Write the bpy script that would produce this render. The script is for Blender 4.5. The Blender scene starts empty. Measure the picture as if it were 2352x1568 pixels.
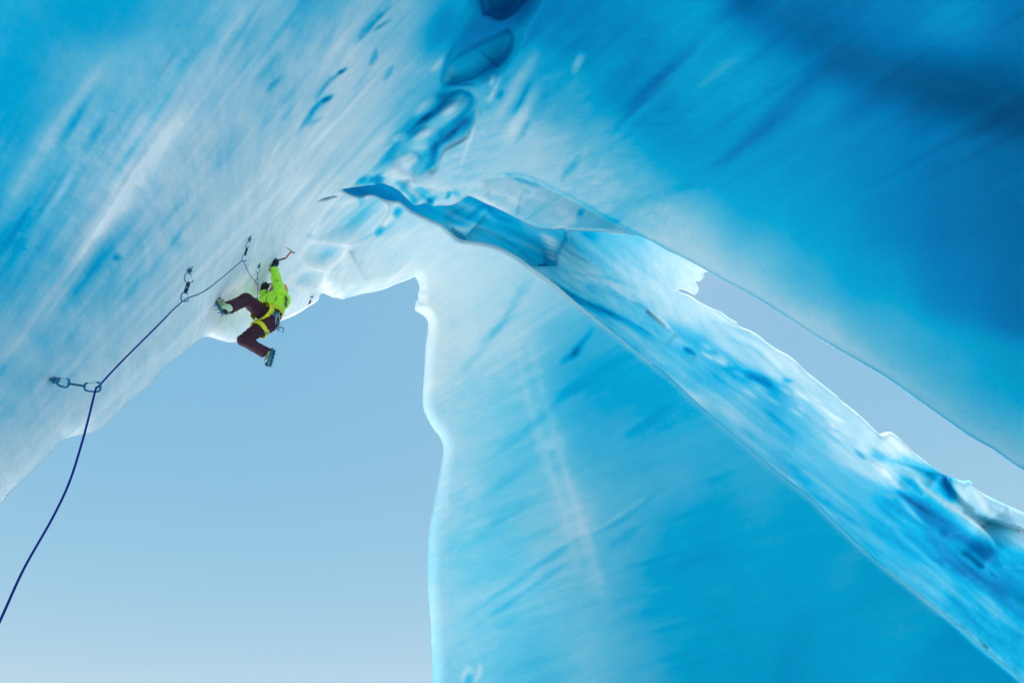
import bpy, bmesh, math, random
import numpy as np
from mathutils import Vector, Matrix, Quaternion

random.seed(7)
rng = np.random.default_rng(7)
scene = bpy.context.scene
COL = scene.collection

# ------------------------------------------------------------------ camera
PITCH = math.radians(46.0)
LENS = 17.0
CAM = Vector((0.0, 0.0, 1.6))
cam_data = bpy.data.cameras.new("camera")
cam_data.lens = LENS
cam_data.sensor_width = 36.0
cam_data.clip_start = 0.05
cam_data.clip_end = 3000.0
cam = bpy.data.objects.new("camera", cam_data)
COL.objects.link(cam)
cam.location = CAM
cam.rotation_euler = (math.radians(90) + PITCH, 0, 0)
scene.camera = cam

# ------------------------------------------------------------------ sky and sun
SKY_TINT = (0.69, 1.40, 2.07, 1.0)
SUN_EL, SUN_AZ = math.radians(66), math.radians(24)     # azimuth from +Y towards +X
world = bpy.data.worlds.new("World")
scene.world = world
world.use_nodes = True
wn, wl = world.node_tree.nodes, world.node_tree.links
wn.clear()
sky = wn.new("ShaderNodeTexSky")
sky.sky_type = 'NISHITA'
sky.sun_disc = False
sky.sun_elevation = SUN_EL
sky.sun_rotation = SUN_AZ
sky.altitude = 1500
sky.air_density = 1.0
sky.dust_density = 0.6
sky.ozone_density = 1.0
bg = wn.new("ShaderNodeBackground")
bg.inputs["Strength"].default_value = 0.15
wo = wn.new("ShaderNodeOutputWorld")
tint = wn.new("ShaderNodeMix")
tint.data_type = 'RGBA'
tint.blend_type = 'MULTIPLY'
tint.inputs["Factor"].default_value = 1.0
tint.inputs[7].default_value = SKY_TINT
# sky colour grading: each channel compressed by its own power
sep = wn.new("ShaderNodeSeparateColor"); com = wn.new("ShaderNodeCombineColor")
wl.new(sky.outputs[0], sep.inputs[0])
for k_, e_ in enumerate((0.84, 0.354, 0.17)):
    pw = wn.new("ShaderNodeMath"); pw.operation = 'POWER'; pw.inputs[1].default_value = e_
    wl.new(sep.outputs[k_], pw.inputs[0]); wl.new(pw.outputs[0], com.inputs[k_])
wl.new(com.outputs[0], tint.inputs[6])
wl.new(tint.outputs[2], bg.inputs["Color"])
wl.new(bg.outputs[0], wo.inputs["Surface"])

sun_data = bpy.data.lights.new("sun", 'SUN')
sun_data.energy = 4.2
sun_data.angle = math.radians(0.5)
sun_data.color = (1.0, 0.98, 0.94)
sun = bpy.data.objects.new("sun", sun_data)
COL.objects.link(sun)
sd = Vector((math.sin(SUN_AZ) * math.cos(SUN_EL), math.cos(SUN_AZ) * math.cos(SUN_EL), math.sin(SUN_EL)))
sun.rotation_euler = sd.to_track_quat('Z', 'Y').to_euler()

scene.view_settings.view_transform = 'Standard'
scene.view_settings.look = 'None'
scene.view_settings.gamma = 1.0
scene.view_settings.exposure = 0.92
scene.view_settings.use_curve_mapping = False
scene.render.engine = 'CYCLES'
scene.cycles.max_bounces = 8
scene.cycles.diffuse_bounces = 6
scene.cycles.sample_clamp_indirect = 6.0

# ------------------------------------------------------------------ survey of the place
# directions are measured on the photograph (2352 px wide plan), every point then gets its real distance
FPX = LENS / 36.0 * 2352.0
cp, sp = math.cos(PITCH), math.sin(PITCH)
RIGHT, FWD, UP = Vector((1, 0, 0)), Vector((0, cp, sp)), Vector((0, -sp, cp))

def W(x, y, z):
    """the place seen at plan point x, y, at distance z in front of the viewpoint"""
    return CAM + RIGHT * ((x - 1176) / FPX * z) + UP * ((784 - y) / FPX * z) + FWD * z

def Wn(x, y, z):
    u = (x - 1176) / FPX * z
    v = (784 - y) / FPX * z
    return np.stack([u, CAM.y + v * (-sp) + z * cp, CAM.z + v * cp + z * sp], 1)

K = 2352.0 / 2556.0
def crop(ox, oy, s):
    return lambda *pts: [((p[0] / s + ox) * K, (p[1] / s + oy) * K) for p in pts]
C1 = crop(500, 560, 4.125)
C2 = crop(1050, 0, 3.135)
C3 = crop(740, 420, 4.355)
C4 = crop(0, 400, 1.742)
C6 = crop(1000, 400, 2.614)
C7 = crop(1600, 600, 1.4205)
C8 = crop(1000, 600, 1.42)
C9 = crop(1600, 640, 3.92)
C10 = crop(2056, 1080, 3.136)
CT = crop(0, 0, 2.351)
C5 = crop(700, 0, 1.96)
CQ2 = crop(400, 560, 6.5333)
CQ1 = crop(100, 880, 11.2)

# ------------------------------------------------------------------ helpers
def mat(name, color, rough=0.5, metal=0.0, noise=0.0, nscale=30.0, bump=0.0, spec=0.5, sheen=0.0):
    m = bpy.data.materials.new(name)
    m.use_nodes = True
    n, l = m.node_tree.nodes, m.node_tree.links
    b = n["Principled BSDF"]
    b.inputs["Base Color"].default_value = (*color, 1)
    b.inputs["Roughness"].default_value = rough
    b.inputs["Metallic"].default_value = metal
    b.inputs["Specular IOR Level"].default_value = spec
    if sheen:
        b.inputs["Sheen Weight"].default_value = sheen
    if noise or bump:
        tc = n.new("ShaderNodeTexCoord")
        t = n.new("ShaderNodeTexNoise")
        t.inputs["Scale"].default_value = nscale
        t.inputs["Detail"].default_value = 5
        l.new(tc.outputs["Object"], t.inputs["Vector"])
        if noise:
            r = n.new("ShaderNodeValToRGB")
            r.color_ramp.elements[0].position = 0.3
            r.color_ramp.elements[1].position = 0.7
            r.color_ramp.elements[0].color = (*[c * (1 - noise) for c in color], 1)
            r.color_ramp.elements[1].color = (*[min(1, c * (1 + noise)) for c in color], 1)
            l.new(t.outputs["Fac"], r.inputs["Fac"])
            l.new(r.outputs["Color"], b.inputs["Base Color"])
        if bump:
            bp = n.new("ShaderNodeBump")
            bp.inputs["Strength"].default_value = bump
            bp.inputs["Distance"].default_value = 0.01
            l.new(t.outputs["Fac"], bp.inputs["Height"])
            l.new(bp.outputs["Normal"], b.inputs["Normal"])
    return m

def empty(name, loc, label=None, cat=None, group=None):
    o = bpy.data.objects.new(name, None)
    o.empty_display_size = 0.1
    COL.objects.link(o)
    o.location = loc
    if label: o["label"] = label
    if cat: o["category"] = cat
    if group: o["group"] = group
    return o

def link_mesh(name, verts, faces, material, parent=None, smooth=True, label=None, cat=None, group=None, kind=None):
    """verts in world coordinates; origin moves to the parent's place"""
    me = bpy.data.meshes.new(name)
    off = parent_world(parent) if parent else Vector((0, 0, 0))
    vs = [tuple(Vector(v) - off) for v in verts]
    me.from_pydata(vs, [], faces)
    if smooth:
        me.polygons.foreach_set("use_smooth", [True] * len(me.polygons))
    o = bpy.data.objects.new(name, me)
    if isinstance(material, (list, tuple)):
        for m_ in material: me.materials.append(m_)
    else:
        me.materials.append(material)
    COL.objects.link(o)
    if parent: o.parent = parent
    if label: o["label"] = label
    if cat: o["category"] = cat
    if group: o["group"] = group
    if kind: o["kind"] = kind
    return o

def parent_world(p):
    v = Vector((0, 0, 0))
    while p is not None:
        v += p.location
        p = p.parent
    return v
SSS = 0.6
# ------------------------------------------------------------------ the ice
def catmull(pts, n=5):
    """refine an open polyline"""
    P = np.array(pts, float)
    out = []
    for i in range(len(P) - 1):
        p0 = P[max(i - 1, 0)]; p1 = P[i]; p2 = P[i + 1]; p3 = P[min(i + 2, len(P) - 1)]
        for k in range(n):
            t = k / n
            out.append(0.5 * ((2 * p1) + (-p0 + p2) * t + (2 * p0 - 5 * p1 + 4 * p2 - p3) * t * t + (-p0 + 3 * p1 - 3 * p2 + p3) * t ** 3))
    out.append(P[-1])
    return np.array(out)

def seg_dist(px, py, poly, closed=False):
    """distance to a polyline, nearest point, running length fraction and side"""
    A = poly if closed else poly[:-1]
    B = np.roll(poly, -1, 0) if closed else poly[1:]
    L = np.hypot(*(B - A).T); cum = np.concatenate([[0], np.cumsum(L)]); tot = cum[-1]
    best = np.full(px.shape, 1e9); nx = np.zeros_like(px); ny = np.zeros_like(px); fr = np.zeros_like(px); side = np.zeros_like(px)
    for k in range(len(A)):
        ax, ay = A[k]; dx, dy = B[k] - A[k]
        l2 = dx * dx + dy * dy + 1e-9
        t = np.clip(((px - ax) * dx + (py - ay) * dy) / l2, 0, 1)
        qx = ax + t * dx; qy = ay + t * dy
        d = (px - qx) ** 2 + (py - qy) ** 2
        m = d < best
        best = np.where(m, d, best); nx = np.where(m, qx, nx); ny = np.where(m, qy, ny)
        fr = np.where(m, (cum[k] + t * L[k]) / tot, fr)
        side = np.where(m, dx * (py - ay) - dy * (px - ax), side)
    return np.sqrt(best), nx, ny, fr, side

def inside(px, py, poly):
    c = np.zeros(px.shape, bool)
    A = poly; B = np.roll(poly, -1, 0)
    for (x1, y1), (x2, y2) in zip(A, B):
        if y1 == y2: continue
        m = ((y1 > py) != (y2 > py)) & (px < (x2 - x1) * (py - y1) / (y2 - y1) + x1)
        c ^= m
    return c

def smooth(a, b, x):
    t = np.clip((x - a) / (b - a), 0, 1)
    return t * t * (3 - 2 * t)

def nw(px, py, pts, sigma):
    num = np.zeros_like(px); den = np.zeros_like(px) + 1e-12
    for x, y, v in pts:
        d2 = ((px - x) ** 2 + (py - y) ** 2) / (sigma * sigma)
        w = np.exp(-0.5 * d2) + 1e-4 / (1 + d2) ** 2
        num += w * v; den += w
    return num / den

def tps(pts, lam=0.0):
    P = np.array([(x / 1000, y / 1000) for x, y, _ in pts]); v = np.array([p[2] for p in pts], float)
    n = len(P)
    def U(r2): return np.where(r2 > 0, 0.5 * r2 * np.log(r2 + 1e-12), 0)
    Km = U(((P[:, None] - P[None]) ** 2).sum(-1)) + lam * np.eye(n)
    Q = np.hstack([np.ones((n, 1)), P])
    M = np.block([[Km, Q], [Q.T, np.zeros((3, 3))]])
    s = np.linalg.solve(M, np.concatenate([v, np.zeros(3)]))
    def f(x, y):
        x = x / 1000; y = y / 1000
        r = s[n] + s[n + 1] * x + s[n + 2] * y
        for i in range(n):
            r = r + s[i] * U((x - P[i, 0]) ** 2 + (y - P[i, 1]) ** 2)
        return r
    return f

def axis(a0, a1, lo, hi, h, f0=None, f1=None, hf=None):
    """grid lines: fine between lo and hi (finest between f0 and f1), growing outside"""
    mid = [lo]
    while mid[-1] < hi:
        mid.append(mid[-1] + (hf if f0 is not None and f0 < mid[-1] < f1 else h))
    left, x, s = [], lo, h
    while x > a0:
        s *= 1.12; x -= s; left.append(x)
    right, x, s = [], mid[-1], h
    while x < a1:
        s *= 1.12; x += s; right.append(x)
    return np.array(left[::-1] + mid + right)

# direction in which the layers of the glacier run (all layers share it)
FLOW = (W(-889, 2075, 1.0) - CAM).normalized()
F2 = FLOW.cross(Vector((0, 0, 1))).normalized(); F3 = FLOW.cross(F2)
FLOW_B = (W(2900, 1750, 6.0) - W(1500, 700, 10.0)).normalized()
G2 = FLOW_B.cross(Vector((0, 0, 1))).normalized(); G3 = FLOW_B.cross(G2)

def ice_body(name, outline, depth_f, feat_f, thick, material, h, box, lip, flow, stretch=0.055):
    x0, y0, x1, y1 = box
    xs = axis(x0, x1, max(x0, -30), min(x1, 2382), h, 680, 1560, 2.9); ys = axis(y0, y1, max(y0, -30), min(y1, 1600), h, -20, 720, 2.9)
    nx_, ny_ = len(xs), len(ys)
    X, Y = np.meshgrid(xs, ys)
    cx = (X[:-1, :-1] + X[1:, 1:]) / 2; cy = (Y[:-1, :-1] + Y[1:, 1:]) / 2
    keep = inside(cx.ravel(), cy.ravel(), outline).reshape(cx.shape)
    cnt = np.zeros(X.shape, int)
    for a in (0, 1):
        for b in (0, 1):
            cnt[a:a + ny_ - 1, b:b + nx_ - 1] += keep
    used = cnt > 0
    bnd = used & (cnt < 4)
    px, py = X[used], Y[used]
    isb = bnd[used]
    # distance to the outline where it matters
    d, qx, qy, fr, _ = seg_dist(px, py, outline, True)
    edge_dom = (px <= xs[0] + 1) | (px >= xs[-1] - 1) | (py <= ys[0] + 1) | (py >= ys[-1] - 1)
    mv = isb & ~edge_dom & (d < 6 * h)
    px = np.where(mv, qx, px); py = np.where(mv, qy, py); d = np.where(mv, 0, d)
    # relax: slide the vertices next to the outline so that no quad folds
    z = depth_f(px, py)
    air_light, dz = feat_f(px, py, d)
    w, rr = lip(px, py)
    t = np.clip(1 - d / w, 0, 1)
    z = z + dz + rr * (1 - np.sqrt(np.clip(1 - t * t, 0, 1)))
    th = thick * (1 - np.exp(-d / 80.0)) + rr * 0.6 * np.sqrt(np.clip(1 - (1 - np.clip(d / w, 0, 1)) ** 2, 0, 1))
    th = np.where(edge_dom & isb, thick, th)
    front = Wn(px, py, z)
    back = Wn(px, py, z + th)
    n = len(px)
    idx = -np.ones(X.shape, int); idx[used] = np.arange(n)
    q = np.stack([idx[:-1, :-1][keep], idx[1:, :-1][keep], idx[1:, 1:][keep], idx[:-1, 1:][keep]], 1)
    quads = [q, q[:, ::-1] + n]
    # walls between front and back all round
    e = np.concatenate([q[:, [0, 1]], q[:, [1, 2]], q[:, [2, 3]], q[:, [3, 0]]])
    key = np.minimum(e[:, 0], e[:, 1]) * (n + 1) + np.maximum(e[:, 0], e[:, 1])
    _, inv, c = np.unique(key, return_inverse=True, return_counts=True)
    eb = e[c[inv] == 1]
    quads.append(np.stack([eb[:, 1], eb[:, 0], eb[:, 0] + n, eb[:, 1] + n], 1))
    Q = np.concatenate(quads)
    V = np.concatenate([front, back])
    me = bpy.data.meshes.new(name)
    me.vertices.add(len(V)); me.vertices.foreach_set("co", V.astype(np.float32).ravel())
    me.loops.add(len(Q) * 4); me.loops.foreach_set("vertex_index", Q.astype(np.int32).ravel())
    me.polygons.add(len(Q)); me.polygons.foreach_set("loop_start", np.arange(0, len(Q) * 4, 4, dtype=np.int32))
    me.polygons.foreach_set("use_smooth", np.ones(len(Q), bool))
    me.update(calc_edges=True)
    me.validate()
    a = me.attributes.new("air_light", 'FLOAT', 'POINT')
    a.data.foreach_set("value", np.concatenate([air_light, np.clip(air_light + .2, 0, 1)]).astype(np.float32))
    f1, f2, f3 = flow
    B = np.array([list(f1 * stretch), list(f2), list(f3)]).T
    fl = (V - np.array(CAM)) @ B
    a = me.attributes.new("layering", 'FLOAT', 'POINT')
    a.data.foreach_set("value", np.tile(LAYERING if LAYERING is not None and len(LAYERING) == n else np.ones(n), 2).astype(np.float32))
    a = me.attributes.new("flow", 'FLOAT_VECTOR', 'POINT')
    a.data.foreach_set("vector", fl.astype(np.float32).ravel())
    me.materials.append(material)
    o = bpy.data.objects.new(name, me)
    COL.objects.link(o)
    o["kind"] = "structure"
    return o

def ice_material(name, a_big=0.06, a_fine=0.19, a_grain=0.05, s_big=0.9, s_fine=7.0, sss=0.0, bump=0.4):
    m = bpy.data.materials.new(name)
    m.use_nodes = True
    n, l = m.node_tree.nodes, m.node_tree.links
    b = n["Principled BSDF"]
    at = n.new("ShaderNodeAttribute"); at.attribute_name = "air_light"
    fl = n.new("ShaderNodeAttribute"); fl.attribute_name = "flow"
    tc = n.new("ShaderNodeTexCoord")
    def noise(src, scale, detail, rough, dist=0.0):
        t = n.new("ShaderNodeTexNoise")
        t.inputs["Scale"].default_value = scale
        t.inputs["Detail"].default_value = detail
        t.inputs["Roughness"].default_value = rough
        t.inputs["Distortion"].default_value = dist
        l.new(src, t.inputs["Vector"])
        return t.outputs["Fac"]
    def ma(op, a_, b_, c_=None):
        k = n.new("ShaderNodeMath"); k.operation = op
        for i, v in enumerate((a_, b_, c_)):
            if v is None: continue
            if isinstance(v, (int, float)): k.inputs[i].default_value = v
            else: l.new(v, k.inputs[i])
        return k.outputs[0]
    big = noise(fl.outputs["Vector"], s_big, 4, 0.55, 0.25)
    fine = noise(fl.outputs["Vector"], s_fine, 6, 0.6, 0.15)
    cloud = noise(tc.outputs["Object"], 1.3, 8, 0.68, 0.3)
    grain = noise(tc.outputs["Object"], 26.0, 4, 0.7)
    gate = noise(tc.outputs["Object"], 0.45, 3, 0.5)          # where the layering shows
    g = n.new("ShaderNodeMapRange")
    g.inputs[1].default_value = 0.38; g.inputs[2].default_value = 0.6; g.inputs[3].default_value = 0.35; g.inputs[4].default_value = 1.0
    l.new(gate, g.inputs[0])
    # layering fades in the pure blue ice
    sat = n.new("ShaderNodeMapRange")
    sat.inputs[1].default_value = 0.16; sat.inputs[2].default_value = 0.62; sat.inputs[3].default_value = 0.12; sat.inputs[4].default_value = 1.0
    l.new(at.outputs["Fac"], sat.inputs[0])
    la = n.new("ShaderNodeAttribute"); la.attribute_name = "layering"
    gg = ma('MULTIPLY', ma('MULTIPLY', g.outputs[0], sat.outputs[0]), la.outputs["Fac"])
    v = ma('MULTIPLY_ADD', ma('MULTIPLY', ma('SUBTRACT', big, 0.5), sat.outputs[0]), a_big * 2, at.outputs["Fac"])
    f_ = ma('MULTIPLY', ma('SUBTRACT', fine, 0.5), gg)
    v = ma('MULTIPLY_ADD', f_, a_fine * 3, v)
    v = ma('MULTIPLY_ADD', ma('MULTIPLY', ma('SUBTRACT', cloud, 0.5), sat.outputs[0]), 0.17, v)
    v = ma('MULTIPLY_ADD', ma('MULTIPLY', ma('SUBTRACT', grain, 0.5), sat.outputs[0]), a_grain * 2, v)
    r = n.new("ShaderNodeValToRGB")
    cr = r.color_ramp
    stops = ICE_RAMP
    while len(cr.elements) < len(stops): cr.elements.new(0.5)
    for e, (p, c) in zip(cr.elements, stops):
        e.position = p; e.color = (*c, 1)
    l.new(v, r.inputs["Fac"])
    l.new(r.outputs["Color"], b.inputs["Base Color"])
    b.inputs["Roughness"].default_value = 0.55
    b.inputs["Specular IOR Level"].default_value = 0.04
    if sss:
        b.subsurface_method = 'RANDOM_WALK'
        b.inputs["Subsurface Weight"].default_value = sss
        b.inputs["Subsurface Radius"].default_value = (0.6, 0.85, 0.95)
        b.inputs["Subsurface Scale"].default_value = 0.03
    h = ma('MULTIPLY_ADD', fine, 0.7, ma('MULTIPLY', cloud, 0.5))
    h = ma('MULTIPLY_ADD', grain, 0.06, h)
    bp = n.new("ShaderNodeBump")
    bp.inputs["Strength"].default_value = bump
    bp.inputs["Distance"].default_value = 0.06
    l.new(h, bp.inputs["Height"])
    l.new(bp.outputs["Normal"], b.inputs["Normal"])
    return m

# clear ice deep blue, bubbly ice white; edge glow and shade painted in too
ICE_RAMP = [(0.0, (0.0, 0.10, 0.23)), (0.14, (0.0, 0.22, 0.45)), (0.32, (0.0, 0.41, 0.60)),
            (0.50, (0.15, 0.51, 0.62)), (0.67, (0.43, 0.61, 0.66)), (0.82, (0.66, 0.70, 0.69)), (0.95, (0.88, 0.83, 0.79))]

def vnoise(u, v, seed=0):
    """smooth value noise, -1..1"""
    T = np.random.default_rng(seed).uniform(-1, 1, (256, 256))
    iu = np.floor(u).astype(int); iv = np.floor(v).astype(int)
    fu = u - iu; fv = v - iv
    fu = fu * fu * (3 - 2 * fu); fv = fv * fv * (3 - 2 * fv)
    g = lambda a, b: T[a & 255, b & 255]
    return (g(iu, iv) * (1 - fu) + g(iu + 1, iv) * fu) * (1 - fv) + (g(iu, iv + 1) * (1 - fu) + g(iu + 1, iv + 1) * fu) * fv

FRAY = None
LAYERING = None        # how strongly the layers show, 0..1
def layer_noise(px, py, mode):
    """uneven layering: long along the layers, short across them"""
    if mode == 'main':
        u = np.arctan2(py - 2075.0, px + 889.0) * 2300; v = np.hypot(py - 2075.0, px + 889.0)
    else:
        c, s_ = math.cos(math.radians(37)), math.sin(math.radians(37))
        v = px * c + py * s_; u = -px * s_ + py * c
    return .55 * vnoise(u / 16, v / 200, 1) + .35 * vnoise(u / 7 + 9, v / 90, 2) + .3 * vnoise(u / 30 + 5, v / 34, 4) + .2 * vnoise(u / 5 + 3, v / 9, 3)

def stroke(px, py, pts, w, v, acc, refine=4, taper=True):
    w = max(w, 4.4)
    pl = catmull(pts, refine) if len(pts) > 2 else np.array([pts[0], tuple((np.array(pts[0]) + np.array(pts[1])) / 2), pts[1]], float)
    lo = pl.min(0) - 3 * w; hi = pl.max(0) + 3 * w
    m = (px > lo[0]) & (px < hi[0]) & (py > lo[1]) & (py < hi[1])
    if not m.any(): return
    d, _, _, fr, _ = seg_dist(px[m], py[m], pl)
    if FRAY is not None and len(FRAY) == len(m) and w < 30:
        d = np.maximum(0, d + min(w, 18) * .75 * FRAY[m])
    if taper:
        tp = np.sin(np.pi * np.clip(fr, 0.0, 1.0))
        ww = w * (0.6 + 0.4 * tp)
        acc[m] += v * np.exp(-(d / ww) ** 2) * tp ** 0.8
    else:
        acc[m] += v * np.exp(-(d / w) ** 2)

def ledge(px, py, pts, h0, h1, falloff, acc, soft=7.0, refine=4, sgn=1, fade=.06):
    """a step in the surface along a line, deeper on its right-hand side (as the line runs)"""
    pl = catmull(pts, refine) if len(pts) > 2 else np.array(pts, float)
    R = 4 * falloff
    lo = pl.min(0) - R; hi = pl.max(0) + R
    m = (px > lo[0]) & (px < hi[0]) & (py > lo[1]) & (py < hi[1])
    if not m.any(): return
    d, _, _, fr, side = seg_dist(px[m], py[m], pl)
    s = np.where(side * sgn > 0, d, -d)
    ends = smooth(0.0, fade, fr) * smooth(0.0, fade, 1 - fr)
    acc[m] += (h0 + (h1 - h0) * fr) * ends * smooth(-soft * .3, soft, s) * np.exp(-np.maximum(s, 0) / falloff)

def bowl(px, py, cx, cy, rx, ry, ang, dep, acc, air_light=None, centre=0.0, rim=0.0, p=1.0):
    c, s = math.cos(math.radians(ang)), math.sin(math.radians(ang))
    u = ((px - cx) * c + (py - cy) * s) / rx; v = (-(px - cx) * s + (py - cy) * c) / ry
    r = np.sqrt(u * u + v * v)
    acc += dep * np.clip(1 - r * r, 0, 1) ** p
    if air_light is not None:
        air_light += centre * np.exp(-(r / 0.55) ** 2) + rim * np.exp(-((r - 1.0) / 0.14) ** 2)

def pit(px, py, pts, dep, soft, acc, air_light=None, v=0.0):
    pl = catmull(list(pts) + [pts[0]], 4)
    lo = pl.min(0) - 60; hi = pl.max(0) + 60
    m = (px > lo[0]) & (px < hi[0]) & (py > lo[1]) & (py < hi[1])
    d, *_ = seg_dist(px[m], py[m], pl)
    ins = inside(px[m], py[m], pl)
    acc[m] += np.where(ins, dep * smooth(-.5 * soft, 2.3 * soft, d) * smooth(-2, 4, d), 0)
    if air_light is not None:
        air_light[m] += np.where(ins, v * smooth(0, 10, d), 0)

# ---- main body: roof, left wall and the great pillar
left_sky = C4((-1100, 3300), (-900, 2800), (-600, 2250), (-350, 1900), (-120, 1630), (0, 1500), (60, 1430), (130, 1360), (200, 1290), (272, 1216),
              (280, 1211), (350, 1195), (420, 1175), (470, 1140), (560, 1050), (640, 985), (720, 895), (800, 835), (885, 771), (930, 774), (980, 790),
              (1040, 790), (1085, 762), (1140, 738), (1220, 700), (1270, 678)) + \
           C3((60, 1550), (100, 1520), (220, 1445), (260, 1380), (290, 1360), (340, 1380), (400, 1405), (440, 1408), (500, 1422), (560, 1405),
              (640, 1385), (720, 1365), (860, 1340), (960, 1310), (1060, 1265), (1170, 1225), (1280, 1181), (1290, 1183), (1315, 1220), (1332, 1270), (1338, 1315),
              (1322, 1360), (1322, 1425), (1298, 1462), (1284, 1535)) + \
           C8((52, 248), (90, 275), (97, 310), (88, 380), (85, 450), (78, 560), (85, 610), (110, 660), (140, 700), (150, 750), (138, 830),
              (125, 900), (108, 980), (98, 1060), (95, 1150), (97, 1250), (104, 1350), (108, 1450), (112, 1568), (118, 1750), (125, 2500))
pillar_right = (C6((860, 700), (1000, 800), (1150, 930), (1300, 1050), (1450, 1170)) +
                C7((0, 405), (100, 480), (200, 575), (300, 660), (400, 745), (500, 830), (600, 905), (680, 985), (760, 1060), (860, 1150), (980, 1245),
                   (1100, 1340), (1200, 1430), (1300, 1510), (1358, 1560), (1500, 1680), (1800, 1950), (2200, 2500)))[::-1]
slit_low = (C3((487, 230), (560, 270), (640, 300), (720, 297), (800, 285), (870, 300), (960, 340), (1060, 357), (1120, 358), (1180, 400), (1260, 460)) +
            C6((180, 378), (270, 420), (380, 510), (500, 530), (600, 550), (690, 585), (800, 650)))[::-1]
slit_up = C3((487, 230), (580, 215), (680, 200), (780, 187), (860, 180), (885, 167), (960, 172), (1100, 235), (1180, 310), (1255, 385), (1310, 405),
             (1400, 378), (1420, 395), (1500, 412), (1560, 405)) + \
          C6((330, 295), (385, 270), (440, 235), (490, 250), (560, 285), (620, 310), (700, 350), (760, 380), (830, 420), (900, 450), (1000, 453), (1066, 453),
             (1085, 508), (1092, 470), (1160, 462), (1290, 465), (1400, 480), (1500, 490), (1580, 510), (1640, 530), (1740, 590), (1840, 635), (2000, 722)) + \
          C9((800, 230), (1000, 335), (1200, 450), (1400, 580), (1600, 710), (1800, 840), (1950, 930)) + \
          C7((640, 350), (740, 410), (860, 480), (960, 550), (1060, 620), (1160, 690), (1250, 740), (1265, 752), (1290, 770), (1358, 815), (1600, 960), (2400, 1450))
corner = [(3700, 1500), (3700, -900), (-1500, -900), (-1500, 2300)]
pl_a = catmull(left_sky, 4)
outline_main = np.concatenate([pl_a, catmull(pillar_right, 4), catmull(slit_low, 4), catmull(slit_up, 4)[1:], np.array(corner)])

D_MAIN = [(0, 0, 2.6), (300, 100, 3.2), (600, 60, 3.9), (900, 40, 4.6), (0, 400, 2.35), (0, 800, 2.2), (125, 873, 2.55), (0, 1150, 2.5), (-200, 1350, 2.4),
          (-700, 1900, 2.6), (-800, 500, 1.9), (-700, -500, 2.6), (437, 610, 3.6), (300, 950, 3.3), (300, 350, 3.2), (575, 540, 5.3), (600, 300, 4.4), (595, 605, 6.0),
          (470, 780, 5.6), (494, 690, 5.62), (640, 590, 7.15), (672, 570, 7.35), (700, 600, 7.5), (710, 690, 8.5), (740, 680, 8.8), (620, 740, 7.6), (850, 640, 9.6), (950, 630, 10.3), (800, 430, 6.6), (900, 250, 5.6),
          (1000, 440, 7.8), (1100, 100, 5.0), (1200, 300, 6.2), (1300, 420, 7.6), (1500, 480, 7.4), (1620, 620, 7.0), (1800, 740, 6.2), (2000, 870, 5.4),
          (2350, 1080, 4.3), (3300, 1500, 3.2), (2352, 700, 3.9), (2352, 0, 3.3), (3500, 0, 2.4), (1900, 400, 5.0), (1600, 200, 5.2), (1500, -600, 3.8), (3000, -700, 2.4),
          (900, -600, 3.4), (980, 740, 10.2), (980, 950, 10.0), (990, 1300, 9.3), (995, 1568, 8.8), (1000, 2100, 8.0), (1050, 560, 9.2), (1200, 660, 9.4),
          (1300, 900, 9.0), (1250, 1300, 8.3), (1500, 850, 9.0), (1700, 1040, 8.2), (1700, 1400, 7.4), (2000, 1280, 7.2), (2340, 1560, 6.2), (2000, 1568, 6.6),
          (2600, 2000, 5.4), (1700, 2100, 6.6)]
depth_main = tps(D_MAIN, 0.02)

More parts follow.
